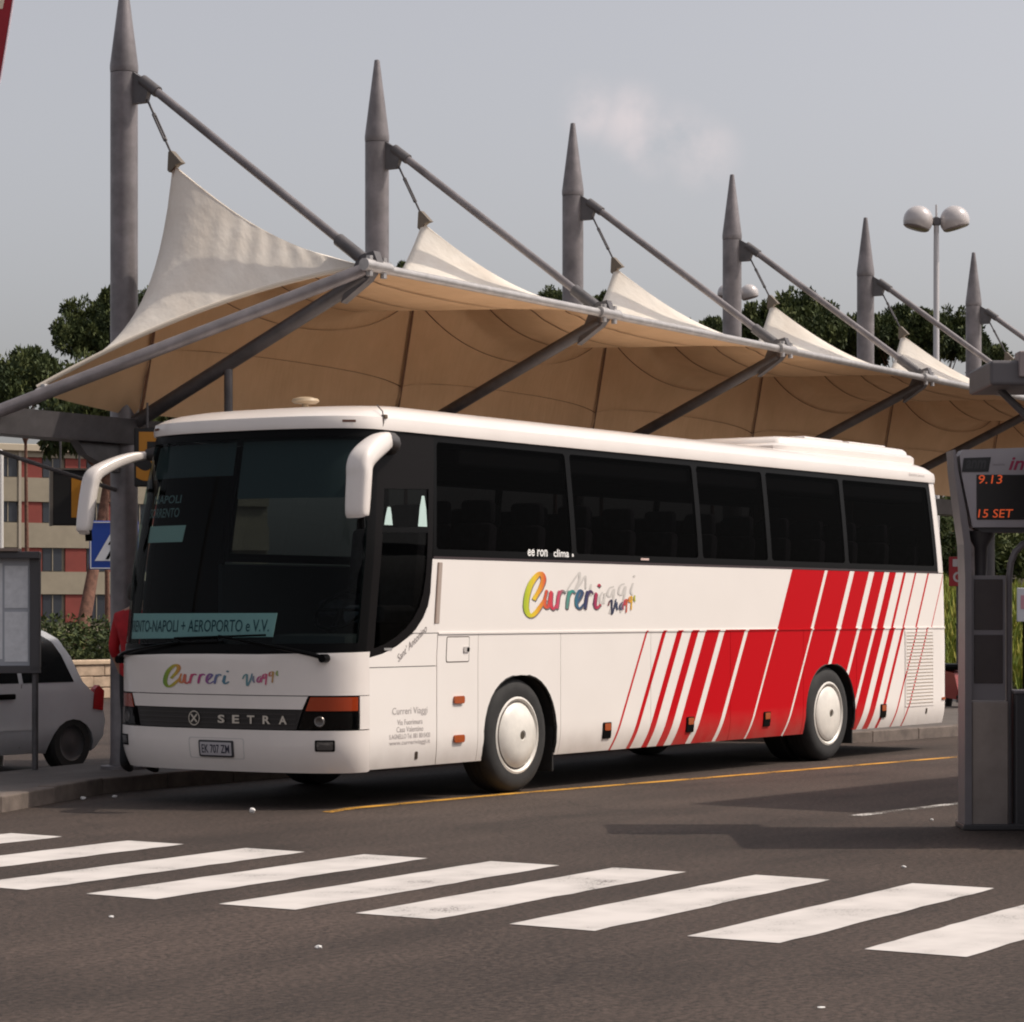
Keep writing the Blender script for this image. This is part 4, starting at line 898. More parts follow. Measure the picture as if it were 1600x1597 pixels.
# ------------------------------------------------------------------ signs hanging from the canopy
ORG = mat('led_orange', (.30, .12, .008), .5, emit=(1, .40, .03), estr=.06)
BOXM = mat('sign_black', (.010, .009, .009), .5)
fx, fr_ = -FWD, RGT
def facing(u, v, d, w, h, dep, name, label, cat, rot=0):
    c = at(u, v, d); t = thing(name, label, cat, c); q = math.atan2(RGT.y, RGT.x) + rot; t.rotation_euler = (0, 0, q); return t
# local axes: x right in view, -y towards the viewer, z up
t = facing(108, 778, 25.4, .33, .52, .12, 'platform_sign', 'black hanging platform sign with orange number 1', 'sign', R(14))
ob('sign_case', MB().bbox((-.16, -.02, -.265), (.17, .10, .265), .012).me('sign_case'), BOXM, t)
ob('sign_rim', MB().box((-.185, -.03, -.27), (-.155, .08, .27)).box((-.185, -.03, .268), (.17, .10, .285)).me('sign_rim'), mat('sign_rim', (.16, .14, .12), .5, .3), t)
v, f, asp = text_tris('1', 0, .03); ob('sign_number', mesh('sign_number', [(.02 + p[0] * .10, -.024, -.19 + p[1] / asp * .38) for p in v], f), ORG, t)
ob('hanger', MB().tube([(-.08, .03, .26), (-.08, .03, .62)], .012, 6).tube([(.10, .03, .26), (.10, .03, .62)], .012, 6).me('hanger'), STEELD, t)
t = facing(230, 714, 24.2, .2, .5, .1, 'platform_sign', 'black hanging sign with orange digit between mast and coach mirror', 'sign', R(6))
ob('sign_case', MB().bbox((-.12, 0, -.27), (.16, .12, .27), .012).me('sign_case'), BOXM, t)
v, f, asp = text_tris('5', 0, .03); ob('sign_number', mesh('sign_number', [(-.10 + p[0] * .22, -.004, -.22 + p[1] / asp * .45) for p in v], f), ORG, t)
ob('hanger', MB().tube([(0, .05, .26), (0, .05, .5)], .012, 6).me('hanger'), STEELD, t)

# ------------------------------------------------------------------ info pillar at the right
KPOS = at(1510, 1297, 19.385); KPOS.z = 0
kiosk = thing('info_pillar', 'grey passenger information pillar with orange LED display at right', 'pillar', KPOS); kiosk.rotation_euler = (0, 0, math.atan2(RGT.y, RGT.x))
KS = 212.8
def kx(u): return (u - 1510) / KS
def kz(v): return 1.5973 + (957.1 - v) / KS
KG = mat('kiosk_grey', (.20, .178, .185), .45, .15, var=.12, vscale=4); KST = mat('kiosk_steel', (.34, .29, .265), .38, .6, var=.2, vscale=3); KD = mat('kiosk_dark', (.05, .045, .048), .5)
KHD = mat('kiosk_header', (.34, .31, .325), .45, var=.06, vscale=3)
def kp(name, mb, m, parent=None, smooth=False): return ob(name, mb.me(name, smooth) if isinstance(mb, MB) else mb, m, parent or kiosk)
XZ = lambda y: ((0, y, 0), (1, 0, 0), (0, 0, 1))
hd = kp('display_header', MB().prism([(kx(1519), kz(824)), (kx(1502), kz(742)), (kx(1499), kz(712)), (kx(1504), kz(703)), (kx(1760), kz(694)), (kx(1775), kz(706)), (kx(1752), kz(824))], *XZ(-.02), (0, .22, 0)), KHD)
kp('header_base', MB().prism([(kx(1520), kz(823)), (kx(1750), kz(823)), (kx(1735), kz(832)), (kx(1535), kz(832))], *XZ(0), (0, .18, 0)), KD, hd)
kp('led_screen', MB().bbox((kx(1525), -.028, kz(812)), (kx(1745), -.012, kz(742)), .004), mat('led_black', (.012, .009, .009), .3), hd)
LEDR = mat('led_red', (.3, .05, .02), .5, emit=(1, .13, .03), estr=.42)
def ktext(s, u0, v0, u1, v1, m, y, **kw):
    v, f, asp = text_tris(s, **kw); w, h = kx(u1) - kx(u0), kz(v0) - kz(v1)
    return kp('display_text', mesh('display_text', [(kx(u0) + p[0] * w, y, kz(v1) + p[1] * asp ** -1 * h) for p in v], f), m, hd)
ktext('9.13', 1528, 742.5, 1565, 756, LEDR, -.0305, shear=.12); ktext('15 SET', 1527, 796, 1582, 809, LEDR, -.0305, shear=.12)
kp('operator_label', MB().prism([(kx(1502), kz(737.5)), (kx(1505), kz(716)), (kx(1547.5), kz(714.5)), (kx(1543.5), kz(737.5))], *XZ(-.026), (0, .004, 0)), mat('label_black', (.012, .011, .012), .4), hd)
ktext('anm', 1508, 719, 1540, 733, mat('label_text', (.035, .033, .035), .4), -.0275, shear=.25, bold=.03)
ktext('azienda napoletana', 1550, 724, 1569, 729, mat('label_faint', (.22, .19, .20), .5), -.0215)
ktext('infobus', 1575, 713, 1675, 735, mat('info_red', (.30, .02, .07), .45), -.0215, shear=.3, bold=.02)
kp('side_blade', MB().prism([(kx(1488), kz(703)), (kx(1492), kz(703)), (kx(1496), kz(735)), (kx(1509), kz(800)), (kx(1516), kz(850)), (kx(1517), kz(905)), (kx(1517.5), .02), (kx(1506.5), .02), (kx(1507), kz(905)), (kx(1505), kz(850)), (kx(1498), kz(800)), (kx(1490), kz(735))], *XZ(-.03), (0, .30, 0)), KG)
kp('neck', MB().lathe([(.10, 2.20), (.095, 2.16), (.05, 2.08), (.045, 1.86), (.045, 1.80)], 20, 'Z', (kx(1537), .12, 0)), KD, None, True)
fr2 = kp('poster_frame', MB().prism([(kx(1518.5), kz(1095)), (kx(1572.5), kz(1095)), (kx(1572.5), kz(899)), (kx(1518.5), kz(899))], *XZ(.03), (0, .05, 0)), mat('frame_grey', (.22, .20, .21), .45, .2))
for a, b_ in ((905, 984), (992, 1068)): kp('poster_panel', MB().bbox((kx(1523), .022, kz(b_)), (kx(1568), .032, kz(a)), .003), mat('poster_dark', (.055, .042, .043), .25, var=.2, vscale=3), fr2)
kp('body_panel', MB().bbox((kx(1518.5), .015, .03), (kx(1577), .26, kz(1096)), .01), KST)
kp('arch_tube', MB().tube([(kx(1580.5), .10, .02), (kx(1580.5), .10, kz(905)), (kx(1583), .10, kz(880)), (kx(1590), .10, kz(862)), (kx(1602), .10, kz(850)), (kx(1625), .10, kz(842)), (kx(1700), .10, kz(840))], .024, 12), KG, None, True)
kp('cabinet', MB().bbox((kx(1586), -.02, .02), (kx(1740), .30, kz(1084)), .012), KD)
kp('cabinet_top', MB().bbox((kx(1584.5), -.03, kz(1084)), (kx(1742), .31, kz(1079)), .006), KG)
kp('far_post', MB().bbox((kx(1745), 0, .0), (kx(1758), .25, kz(824)), .006), KG)
kp('base_plate', MB().bbox((kx(1504), -.05, 0), (kx(1765), .33, .045), .01), KD)
sp_ = kp('solar_panel', MB().bbox((kx(1534), -.35, kz(608)), (kx(1760), .55, kz(570)), .02, Matrix.Rotation(R(0), 4, 'X')), mat('panel_grey', (.11, .10, .105), .5, .1, var=.1, vscale=3))
kp('panel_strut', MB().tube([(kx(1566), .1, kz(607)), (kx(1660), .1, kz(700))], .028, 10).tube([(kx(1660), .1, kz(700)), (kx(1660), .1, kz(600))], .04, 10), STEELD, None, True)
kp('panel_box', MB().bbox((kx(1577), -.38, kz(596)), (kx(1640), -.2, kz(556)), .01), mat('box_pinkgrey', (.26, .21, .205), .5))

# ------------------------------------------------------------------ cars at the left
def build_car(name, label, col, loc, rz, group=None):
    t = thing(name, label, 'car', loc, rz, group)
    paintm = mat('car_paint_' + '%d' % int(col[2] * 1000), col, .35, .15, coat=.6, var=.08, vscale=2)
    hw = .84; Lc = 3.95; wr, wf = .47, 3.10; RA = .335     # x=0 rear end, front at +Lc ; car faces +x
    def archp(c, n=10): return [(c + RA * math.cos(math.pi * k / n) * -1, .16 + RA * 1.0 * math.sin(math.pi * k / n) + .03) for k in range(n + 1)]
    bot = [(.10, .22)] + [(wr - RA, .20)] + archp(wr) + [(wr + RA, .20), (wf - RA, .20)] + archp(wf) + [(wf + RA, .20), (Lc - .08, .24)]
    top = [(Lc, .42), (Lc - .03, .62), (Lc - .35, .80), (Lc - .95, .92), (Lc - 1.55, 1.36), (Lc - 1.85, 1.46), (2.0, 1.50), (1.2, 1.47), (.72, 1.405), (.56, 1.33), (.44, 1.16), (.33, .90), (.20, .80), (.06, .72), (.0, .50), (.02, .34)]
    prof = bot + top; n = len(prof)
    def yin(z): return hw - (.17 * max(0, (z - .88) / .6) ** 1.1) - .06 * max(0, (.45 - z) / .25) ** 2
    m_ = MB(); rows = []
    for s, sh in ((1, 0.0), (1, -.07), (0, 0), (-1, -.07), (-1, 0.0)):
        rows.append([(p[0] + (0 if sh == 0 else 0) , (s * (yin(p[1]) + sh)), p[1] + (.018 if sh and p[1] > .3 else (.028 if s == 0 and p[1] > .3 else 0))) for p in prof])
    V = [q for r_ in rows for q in r_]
    F = [(i * n + j, i * n + (j + 1) % n, (i + 1) * n + (j + 1) % n, (i + 1) * n + j) for i in range(4) for j in range(n)]
    T = tessellate_polygon([[Vector((p[0], p[1], 0)) for p in prof]])
    F += [tuple(q) for q in T] + [tuple(4 * n + i for i in q) for q in T]
    m_.add(V, F); ob('body', m_.me('body', True), paintm, t)
    gl = mat('car_glass', (.012, .013, .014), .08, spec=.45)
    def sidepoly(P, s, off=.004): return [(p[0], s * (yin(p[1]) + off), p[1]) for p in P]
    for s in (1, -1):
        for nm, P in (('rear_window', [(.46, .90), (1.18, .90), (1.18, 1.40), (.80, 1.37), (.66, 1.30), (.57, 1.17)]), ('side_window', [(1.24, .90), (2.16, .91), (2.16, 1.43), (1.24, 1.405)]), ('front_window', [(2.22, .91), (3.02, .92), (2.50, 1.36), (2.40, 1.41), (2.22, 1.43)])):
            T = tessellate_polygon([[Vector((p[0], p[1], 0)) for p in P]])
            ob(nm, mesh(nm, sidepoly(P, s), [tuple(q) for q in T]), gl, t)
        dh = MB().bbox((1.30, s * (hw + .005) - .018, .745), (1.52, s * (hw + .005) + .018, .80), .012); ob('door_handle', dh.me('door_handle', True), BLACK, t)
        P = [(1.20, .26), (1.21, .26), (1.21, .89), (1.20, .89)]; ob('door_gap', mesh('door_gap', sidepoly(P, s, .002), [(0, 1, 2, 3)]), SEAM, t)
        P = [(.34, .465), (1.9, .45), (2.9, .45), (2.9, .485), (1.9, .485), (.9, .50)]
        ob('side_strip', mesh('side_strip', sidepoly([(1.04, .44), (2.86, .44), (2.86, .475), (1.04, .475)], s, .008), [(0, 1, 2, 3)]), paintm, t)
        tl = MB().prism([(.0, 0), (.14, .02), (.12, .22), (.06, .26), (-.02, .2)], (.045, s * (hw - .05), .60), (1, 0, 0), (0, 0, 1), (0, s * .062, 0)); ob('tail_light', tl.me('tail_light'), mat('tail_red', (.35, .008, .01), .25), t)
        tl = MB().prism([(-.28, 0), (.0, -.03), (-.05, .12), (-.3, .14)], (Lc - .06, s * (hw - .30), .60), (1, 0, 0), (0, 0, 1), (0, s * .30, 0)); ob('headlight', tl.me('headlight'), CHR, t)
        for xw in (wr, wf):
            w_ = thing('wheel', None, None, (xw, s * (hw - .10), .285)); w_.parent = t
            ob('tyre', MB().lathe([(.18, -.085), (.26, -.09), (.285, -.06), (.285, .06), (.26, .09), (.18, .085)], 28, 'Y').me('tyre', True), RUBBER, w_)
            ob('rim', MB().lathe([(.19, s * .07), (.17, s * .055), (.10, s * .05), (.05, s * .062), (0, s * .064)], 24, 'Y').me('rim', True), mat('rim_grey', (.10, .10, .105), .4, .5), w_)
    ob('underbody', MB().box((.15, -.62, .19), (Lc - .2, .62, .5)).me('underbody'), DARK, t)
    ob('bumper', MB().bbox((-.03, -hw + .06, .30), (.12, hw - .06, .50), .04).me('bumper', True), mat('bumper_grey', (.05, .05, .052), .7), t)
    ob('windscreen', mesh('windscreen', [(Lc - .92, .70, .955), (Lc - .92, -.70, .955), (Lc - 1.53, -.60, 1.387), (Lc - 1.53, .60, 1.387)], [(0, 1, 2, 3)]), gl, t)
    ob('tail_window', mesh('tail_window', [(.322, .66, .955), (.322, -.66, .955), (.545, -.58, 1.345), (.545, .58, 1.345)], [(0, 1, 2, 3)]), gl, t)
    return t
# faces -x like the coach: rotate half a turn; near side at y
build_car('parked_car', 'silver grey hatchback parked behind the notice board', (.56, .58, .62), (2.94 + .47, 5.54 + .80, 0), R(180))
build_car('parked_car', 'pale blue car mostly hidden behind the first mast', (.50, .58, .66), (9.2, 12.6, 0), R(160))

# ------------------------------------------------------------------ notice board
nb = thing('notice_board', 'framed notice board with white papers at the left edge', 'notice board', at(31, 1045, 24.6)); nb.location.z = .13
nb.rotation_euler = (0, 0, math.atan2(RGT.y, RGT.x) + R(4))
zb_ = lambda v: 1.5973 + (957.1 - v) * 24.6 / 4125 - .13
ob('frame', MB().bbox((.095, -.05, zb_(1049)), (.19, .06, zb_(866)), .008).bbox((-1.05, -.05, zb_(1052)), (.19, .06, zb_(1040)), .006).bbox((-1.1, -.12, zb_(873)), (.19, .10, zb_(862)), .008).me('frame'), mat('board_frame', (.085, .08, .085), .5, .2), nb)
ob('backing', MB().box((-1.0, .0, zb_(1041)), (.10, .03, zb_(872))).me('backing'), mat('board_back', (.45, .46, .50), .6), nb)
for i, (x0, x1, a, b_) in enumerate(((-.55, -.16, 880, 1030), (-.14, .075, 884, 950), (-.14, .075, 956, 1034), (-.95, -.58, 885, 1020))): ob('paper', MB().box((x0, -.006, zb_(b_)), (x1, -.001, zb_(a))).me('paper'), mat('paper', (.80, .80, .82), .7, var=.12, vscale=14), nb)
ob('cap', MB().bbox((-1.12, -.16, zb_(862)), (-.0, .14, zb_(857)), .004).me('cap'), mat('board_cap', (.30, .22, .18), .6), nb)
for x in (-1.0, .14): ob('leg', MB().tube([(x, .01, 0), (x, .01, zb_(1045))], .03, 10).me('leg', True), STEELD, nb)
wp_ = ob('pole', MB().lathe([(.03, 0), (.03, 3.28), (0, 3.3)], 14, 'Z', (*at(1, 860, 27.5)[:2], 0)).me('pole', True), mat('pole_white', (.62, .60, .58), .5)); setp(wp_, 'thin white pole at the left edge above the notice board', 'pole')

# pedestrian crossing sign
t = facing(178, 852, 32, .6, .6, .02, 'crossing_sign', 'blue square pedestrian crossing sign behind the first mast', 'sign', R(5)); t.location.z = 0
zc = at(178, 852, 32).z
ob('post', MB().tube([(0, .03, 0), (0, .03, zc + .36)], .03, 10).me('post', True), GALV, t)
ob('panel', MB().bbox((-.295, -.012, zc - .295), (.295, .012, zc + .295), .01).me('panel'), mat('sign_blue', (.012, .055, .32), .4), t)
ob('border', MB().box((-.285, -.016, zc - .285), (-.272, -.0125, zc + .285)).box((.272, -.016, zc - .285), (.285, -.0125, zc + .285)).box((-.272, -.016, zc - .285), (.272, -.0125, zc - .272)).box((-.272, -.016, zc + .272), (.272, -.0125, zc + .285)).me('border'), mat('sign_white', (.75, .75, .76), .5), t)
ob('triangle', MB().prism([(-.23, -.19), (.23, -.19), (0, .21)], (0, -.016, zc), (1, 0, 0), (0, 0, 1), (0, .003, 0)).me('triangle'), MATS['sign_white'], t)
ob('walker', MB().prism([(-.10, -.17), (-.06, -.17), (-.01, -.06), (.04, -.17), (.08, -.17), (.03, -.03), (.03, .03), (.07, .0), (.08, .015), (.02, .07), (-.03, .07), (-.07, .01), (-.055, .0), (-.025, .03), (-.03, -.04)], (0, -.019, zc), (1, 0, 0), (0, 0, 1), (0, .002, 0)).lathe([(0, -.019), (.026, -.019)], 12, 'Y', (0, 0, zc + .10)).me('walker'), BLACK, t)

# ------------------------------------------------------------------ person in a red top beside the coach door
def person(loc, rz):
    J = {'pel': (0, 0, .93), 'waist': (0, .0, 1.08), 'chest': (0, .02, 1.28), 'ster': (0, .01, 1.42), 'neck': (0, -.02, 1.50), 'head': (0, -.05, 1.60), 'crown': (0, -.045, 1.70),
         'hl': (.09, 0, .90), 'kl': (.11, -.03, .50), 'al': (.12, .02, .09), 'tl': (.14, -.13, .04), 'hr': (-.09, 0, .90), 'kr': (-.10, -.06, .50), 'ar': (-.11, .0, .09), 'tr': (-.13, -.15, .04),
         'sl': (.17, .01, 1.42), 'el': (.24, .02, 1.14), 'wl': (.22, -.12, .92), 'sr': (-.17, .01, 1.42), 'er': (-.24, -.02, 1.15), 'wr': (-.20, -.20, 1.02)}
    rad = {'pel': .155, 'waist': .14, 'chest': .165, 'ster': .12, 'neck': .058, 'head': .092, 'crown': .072, 'hl': .10, 'kl': .068, 'al': .05, 'tl': .042, 'hr': .10, 'kr': .068, 'ar': .05, 'tr': .042, 'sl': .075, 'el': .052, 'wl': .036, 'sr': .075, 'er': .052, 'wr': .036}
    E_ = [('pel', 'waist'), ('waist', 'chest'), ('chest', 'ster'), ('ster', 'neck'), ('neck', 'head'), ('head', 'crown')]
    for q in 'lr': E_ += [('pel', 'h' + q), ('h' + q, 'k' + q), ('k' + q, 'a' + q), ('a' + q, 't' + q), ('ster', 's' + q), ('s' + q, 'e' + q), ('e' + q, 'w' + q)]
    # hands: palm and five fingers
    for q, sx in (('l', 1), ('r', -1)):
        w = Vector(J['w' + q]); e = Vector(J['e' + q]); d = (w - e).normalized(); J['p' + q] = tuple(w + d * .07); rad['p' + q] = .030; E_.append(('w' + q, 'p' + q))
        side = d.cross(Vector((sx, 0, 0))).normalized()
        for i, (o_, l_) in enumerate(((-.028, .07), (-.010, .08), (.009, .075), (.026, .06))):
            a = Vector(J['p' + q]) + side * o_ + d * .025; b_ = a + d * l_ * .55; c_ = b_ + d * l_ * .4 + Vector((-sx * .02, 0, -.01))
            for nm, pt in (('f%d' % i, a), ('g%d' % i, b_), ('i%d' % i, c_)): J[nm + q] = tuple(pt); rad[nm + q] = .0095
            E_ += [('p' + q, 'f%d' % i + q), ('f%d' % i + q, 'g%d' % i + q), ('g%d' % i + q, 'i%d' % i + q)]
        a = w + d * .03 - side * .035; b_ = a + d * .04 - side * .015
        J['u' + q] = tuple(a); J['v' + q] = tuple(b_); rad['u' + q] = .012; rad['v' + q] = .010; E_ += [('w' + q, 'u' + q), ('u' + q, 'v' + q)]
    names = list(J); idx = {n_: i for i, n_ in enumerate(names)}
    me = bpy.data.meshes.new('body'); me.from_pydata([J[n_] for n_ in names], [(idx[a], idx[b_]) for a, b_ in E_], []); me.update()
    o = bpy.data.objects.new('tmp', me); link(o); sk = o.modifiers.new('s', 'SKIN')
    for i, n_ in enumerate(names): me.skin_vertices[0].data[i].radius = (rad[n_], rad[n_]); me.skin_vertices[0].data[i].use_root = (n_ == 'pel')
    sb = o.modifiers.new('b', 'SUBSURF'); sb.levels = 2; sb.render_levels = 2
    dg = bpy.context.evaluated_depsgraph_get(); bm_ = bpy.data.meshes.new_from_object(o.evaluated_get(dg)); bpy.data.objects.remove(o)
    bm_.name = 'body'; bm_.materials.clear()
    skin = mat('skin', (.42, .24, .17), .6); red = mat('red_top', (.42, .008, .015), .8, var=.25, vscale=8); tr = mat('trousers', (.012, .012, .014), .85); sh = mat('shoes', (.02, .018, .017), .6)
    for m_ in (skin, red, tr, sh): bm_.materials.append(m_)
    for p in bm_.polygons:
        c = p.center; x = abs(c.x)
        if c.z < .10: p.material_index = 3
        elif c.z > 1.49: p.material_index = 0
        elif c.z > .90 and not (x > .17 and c.z < 1.06): p.material_index = 1
        elif x > .17 and c.z > .72: p.material_index = 0
        else: p.material_index = 2
        p.use_smooth = True
    t = thing('person', 'person in red top and dark trousers standing beside the coach front', 'person', loc, rz)
    ob('body', bm_, None, t)
    hair = MB().lathe([(.0, .125), (.05, .118), (.09, .085), (.108, .03), (.106, -.03), (.095, -.06)], 20, 'Z', (0, -.035, 1.64)); ob('hair', hair.me('hair', True), mat('hair', (.02, .014, .01), .7), t)
    fc = MB().lathe([(0, -.022), (.012, -.01), (.016, .012), (.008, .03), (0, .035)], 8, 'Z', (0, -.148, 1.60)); ob('nose', fc.me('nose', True), skin, t)
    for sx in (-1, 1):
        ob('eye', MB().lathe([(0, -.01), (.009, -.005), (.011, 0), (.009, .005), (0, .01)], 10, 'Z', (sx * .033, -.134, 1.625)).me('eye', True), BLACK, t)
        ob('ear', MB().lathe([(0, -.03), (.012, -.015), (.014, .01), (0, .03)], 8, 'Z', (sx * .098, -.04, 1.61)).me('ear', True), skin, t)
    ob('mouth', MB().bbox((-.025, -.142, 1.555), (.025, -.130, 1.563), .003).me('mouth'), mat('lips', (.25, .08, .07), .6), t)
    return t
pp = at(214, 1228, 23.9); person((pp.x, pp.y, .13), R(100))

# ------------------------------------------------------------------ trees: leaf-clump crowns
LEAF = []
for nm, c in (('needles_a', (.055, .072, .024)), ('needles_b', (.085, .10, .032)), ('needles_c', (.035, .05, .020))):
    m_ = mat(nm, c, .7, spec=.2); LEAF.append(m_)
BARK = mat('bark', (.16, .075, .05), .9, var=.5, vscale=9, bump=.6, bscale=14)
def crown_mesh(seed, lobes, ntuft, size):
    rng = np.random.RandomState(seed); V = []; F = []; MI = []
    wts = np.array([l[3] * l[4] for l in lobes]); wts = wts / wts.sum()
    for (cx, cy, cz, rx, rz), w in zip(lobes, wts):
        # each lobe is itself a bunch of small clumps
        nc = max(6, int(46 * w * len(lobes) / 2)); cl = []
        for _ in range(nc):
            d = rng.normal(size=3); d /= np.linalg.norm(d); r_ = rng.uniform(.55, 1.0)
            if d[2] < -.35: d[2] *= .4
            cl.append((np.array([cx, cy, cz]) + d * np.array([rx, rx, rz]) * r_, rng.uniform(.22, .42) * rx * .75, rng.randint(0, 3)))
        for q in range(int(ntuft * w)):
            c, rr, mi = cl[rng.randint(nc)]
            d = rng.normal(size=3); d /= np.linalg.norm(d); p = c + d * rr * rng.uniform(.5, 1.08) * np.array([1, 1, .75])
            s = size * rng.uniform(.6, 1.4); a = rng.normal(size=3) * .6 + d; a /= np.linalg.norm(a); b_ = np.cross(a, rng.normal(size=3)); b_ /= np.linalg.norm(b_) + 1e-9
            n0 = len(V); V += [p - b_ * s * .28, p + a * s * .6 - b_ * s * .16, p + a * s, p + a * s * .55 + b_ * s * .3]
            F.append((n0, n0 + 1, n0 + 2, n0 + 3)); MI.append(mi if rng.rand() < .7 else rng.randint(0, 3))
    me = mesh('crown', V, F)
    for m_ in LEAF: me.materials.append(m_)
    me.polygons.foreach_set('material_index', MI); return me
def pine_lobes(seed, r):
    rng = np.random.RandomState(seed); L_ = [(0, 0, 0, r * .62, r * .34)]
    for k in range(8):
        a = 2 * math.pi * k / 8 + rng.uniform(-.3, .3); q = r * rng.uniform(.5, .78); L_.append((q * math.cos(a), q * math.sin(a), rng.uniform(-.16, .10) * r, r * rng.uniform(.28, .42), r * rng.uniform(.2, .3)))
    for k in range(3): L_.append((rng.uniform(-.3, .3) * r, rng.uniform(-.3, .3) * r, r * rng.uniform(.15, .26), r * rng.uniform(.25, .36), r * .2))
    return L_
CROWNS = [(crown_mesh(11 + i, pine_lobes(11 + i, 3.4), 30000, .23)) for i in range(3)]
def trunk_mesh(seed, h, r, lean, spread):
    rng = np.random.RandomState(seed); m_ = MB(); P = []; k = 8
    for i in range(k + 1): t = i / k; P.append((lean[0] * t + .12 * math.sin(3 * t + seed), lean[1] * t + .10 * math.sin(2.3 * t + seed), h * t))
    m_.tube(P, [r * (1.25 - .75 * i / k) if i else r * 1.5 for i in range(k + 1)], 12)
    top = Vector(P[-2])
    for b_ in range(7):
        a = 2 * math.pi * b_ / 7 + rng.uniform(-.3, .3); e = Vector((lean[0] + spread * math.cos(a), lean[1] + spread * math.sin(a), h + rng.uniform(.2, .9)))
        m_.tube([top - Vector((0, 0, rng.uniform(0, .8))), top.lerp(e, .5) + Vector((0, 0, -.2)), e], [r * .42, r * .28, r * .10], 8)
    return m_.me('trunk', True)
def pine(top, label, kind, scale, lean=(0, 0), rot=0, base=None):
    ctop = Vector(top); zc_ = ctop.z - 2.9 * scale
    b_ = base or Vector((ctop.x - lean[0], ctop.y - lean[1], 0))
    t = thing('pine_tree', label, 'tree', (b_.x, b_.y, 0), 0, 'stone pines behind the canopy')
    ob('trunk', trunk_mesh(kind + int(abs(ctop.x) * 7) % 50, zc_ - 1.1 * scale, .14 if base else .09, (ctop.x - b_.x, ctop.y - b_.y), 1.9 * scale), BARK, t)
    c = bpy.data.objects.new('crown', CROWNS[kind]); link(c); c.parent = t; c.location = (ctop.x - b_.x, ctop.y - b_.y, zc_); c.rotation_euler = (0, 0, rot); c.scale = (scale * 1.12, scale * 1.12, scale * 1.8)
    return t
PINES = [  # pixel of the crown top, depth, kind, scale, label
    (178, 548, 57, 0, .50, 'stone pine with leaning reddish trunk behind the first mast'), (168, 455, 105, 2, .56, 'dark pine crown rising behind the first mast'), (42, 534, 100, 1, .55, 'low dark pine at the far left under the canopy corner'),
    (232, 447, 108, 0, .38, 'dark pine top between the first mast and the fabric peak'), (634, 404, 112, 1, .34, 'small pine top showing right of the second mast'), (866, 447, 112, 0, .34, 'pine top peeping out beside the third mast'), (940, 458, 110, 2, .36, 'pine top right of the third mast below the tie rod'),
    (1114, 490, 110, 1, .36, 'pine top left of the fourth mast'), (1240, 448, 105, 0, .60, 'broad dark pine between fourth and fifth masts'), (1318, 488, 108, 2, .52, 'pine crown left of the fifth mast'),
    (1408, 470, 106, 1, .50, 'pine crown right of the fifth mast'), (1470, 478, 110, 0, .52, 'pine crown beside the twin globe lamp pole'), (1556, 537, 110, 2, .36, 'low pine crown right of the sixth mast'),
    (1195, 508, 112, 2, .50, 'pine crown behind the far globe lamp')]
for i, (u, v, d, k, s, lb) in enumerate(PINES):
    pine(at(u, v, d), lb, k, s, rot=i * 1.3, base=(at(112, 1090, 55) if i == 0 else None))

# ------------------------------------------------------------------ street lamps
def lamp(u, vtop, d, label, rot):
    p = at(u, vtop, d); t = thing('street_lamp', label, 'street lamp', (p.x, p.y, 0), math.atan2(RGT.y, RGT.x) + rot, 'twin globe street lamps'); H = p.z
    ob('pole', MB().lathe([(.09, 0), (.085, 1.0), (.062, 1.05), (.05, H - .9), (.045, H - .35), (.02, H - .33), (.018, H), (0, H)], 16, 'Z').me('pole', True), mat('lamp_pole', (.52, .50, .50), .4, .3), t)
    zc_ = H - .30
    ob('hub', MB().lathe([(.0, -.06), (.07, -.06), (.09, 0), (.07, .06), (0, .06)], 16, 'Y', (0, 0, zc_)).tube([(-.14, 0, zc_), (.14, 0, zc_)], .05, 10).me('hub', True), STEELD, t)
    for s in (-1, 1):
        M = Matrix.Translation((s * .325, 0, zc_ + .02)) @ Matrix.Rotation(s * R(-16), 4, 'Y')
        pr = [(0, .265)] + [(.265 * math.sin(a), .265 * math.cos(a)) for a in np.linspace(.12, 2.05, 16)]
        g = MB().lathe(pr, 28); g.v = [tuple(M @ Vector(q)) for q in g.v]
        gl = ob('globe', g.me('globe', True), mat('globe_cream', (.50, .46, .45), .25, coat=.6), t)
        g = MB().lathe([(pr[-1][0] + .004, pr[-1][1] + .01), (pr[-1][0], pr[-1][1] - .012), (.20, pr[-1][1] - .035), (0, pr[-1][1] - .05)], 28); g.v = [tuple(M @ Vector(q)) for q in g.v]
        ob('glass_bowl', g.me('glass_bowl', True), mat('bowl', (.20, .17, .16), .15, coat=.5), gl)
    return t
lamp(1463, 320, 47, 'street lamp with two globe heads above the canopy on the right', 0)
lamp(1153, 443, 75, 'farther twin globe lamp partly hidden by the fourth mast', R(5))

# ------------------------------------------------------------------ far building with red and cream bands
BP0 = at(-260, 957, 180); BP1 = at(420, 957, 196); BP0.z = BP1.z = 0; bd = (BP1 - BP0).normalized(); bl_ = (BP1 - BP0).length; bn = Vector((bd.y, -bd.x, 0))
bld = thing('apartment_building', 'far apartment block with red and cream bands seen left of the coach', 'building', BP0, math.atan2(bd.y, bd.x))
CR = mat('wall_cream', (.29, .25, .185), .85, var=.12, vscale=.8); RED = mat('wall_red', (.21, .042, .032), .85, var=.15, vscale=.7); WD = mat('window_dark', (.035, .04, .05), .2)
ob('wall', MB().box((0, .25, 0), (bl_, 12, 13.0)).me('wall'), CR, bld)
ob('roof', MB().bbox((-.4, -.35, 13.0), (bl_ + .4, 12.4, 13.5), .05).me('roof'), mat('roof_edge', (.46, .39, .29), .8), bld)
nb_ = int(bl_ / 3.3)
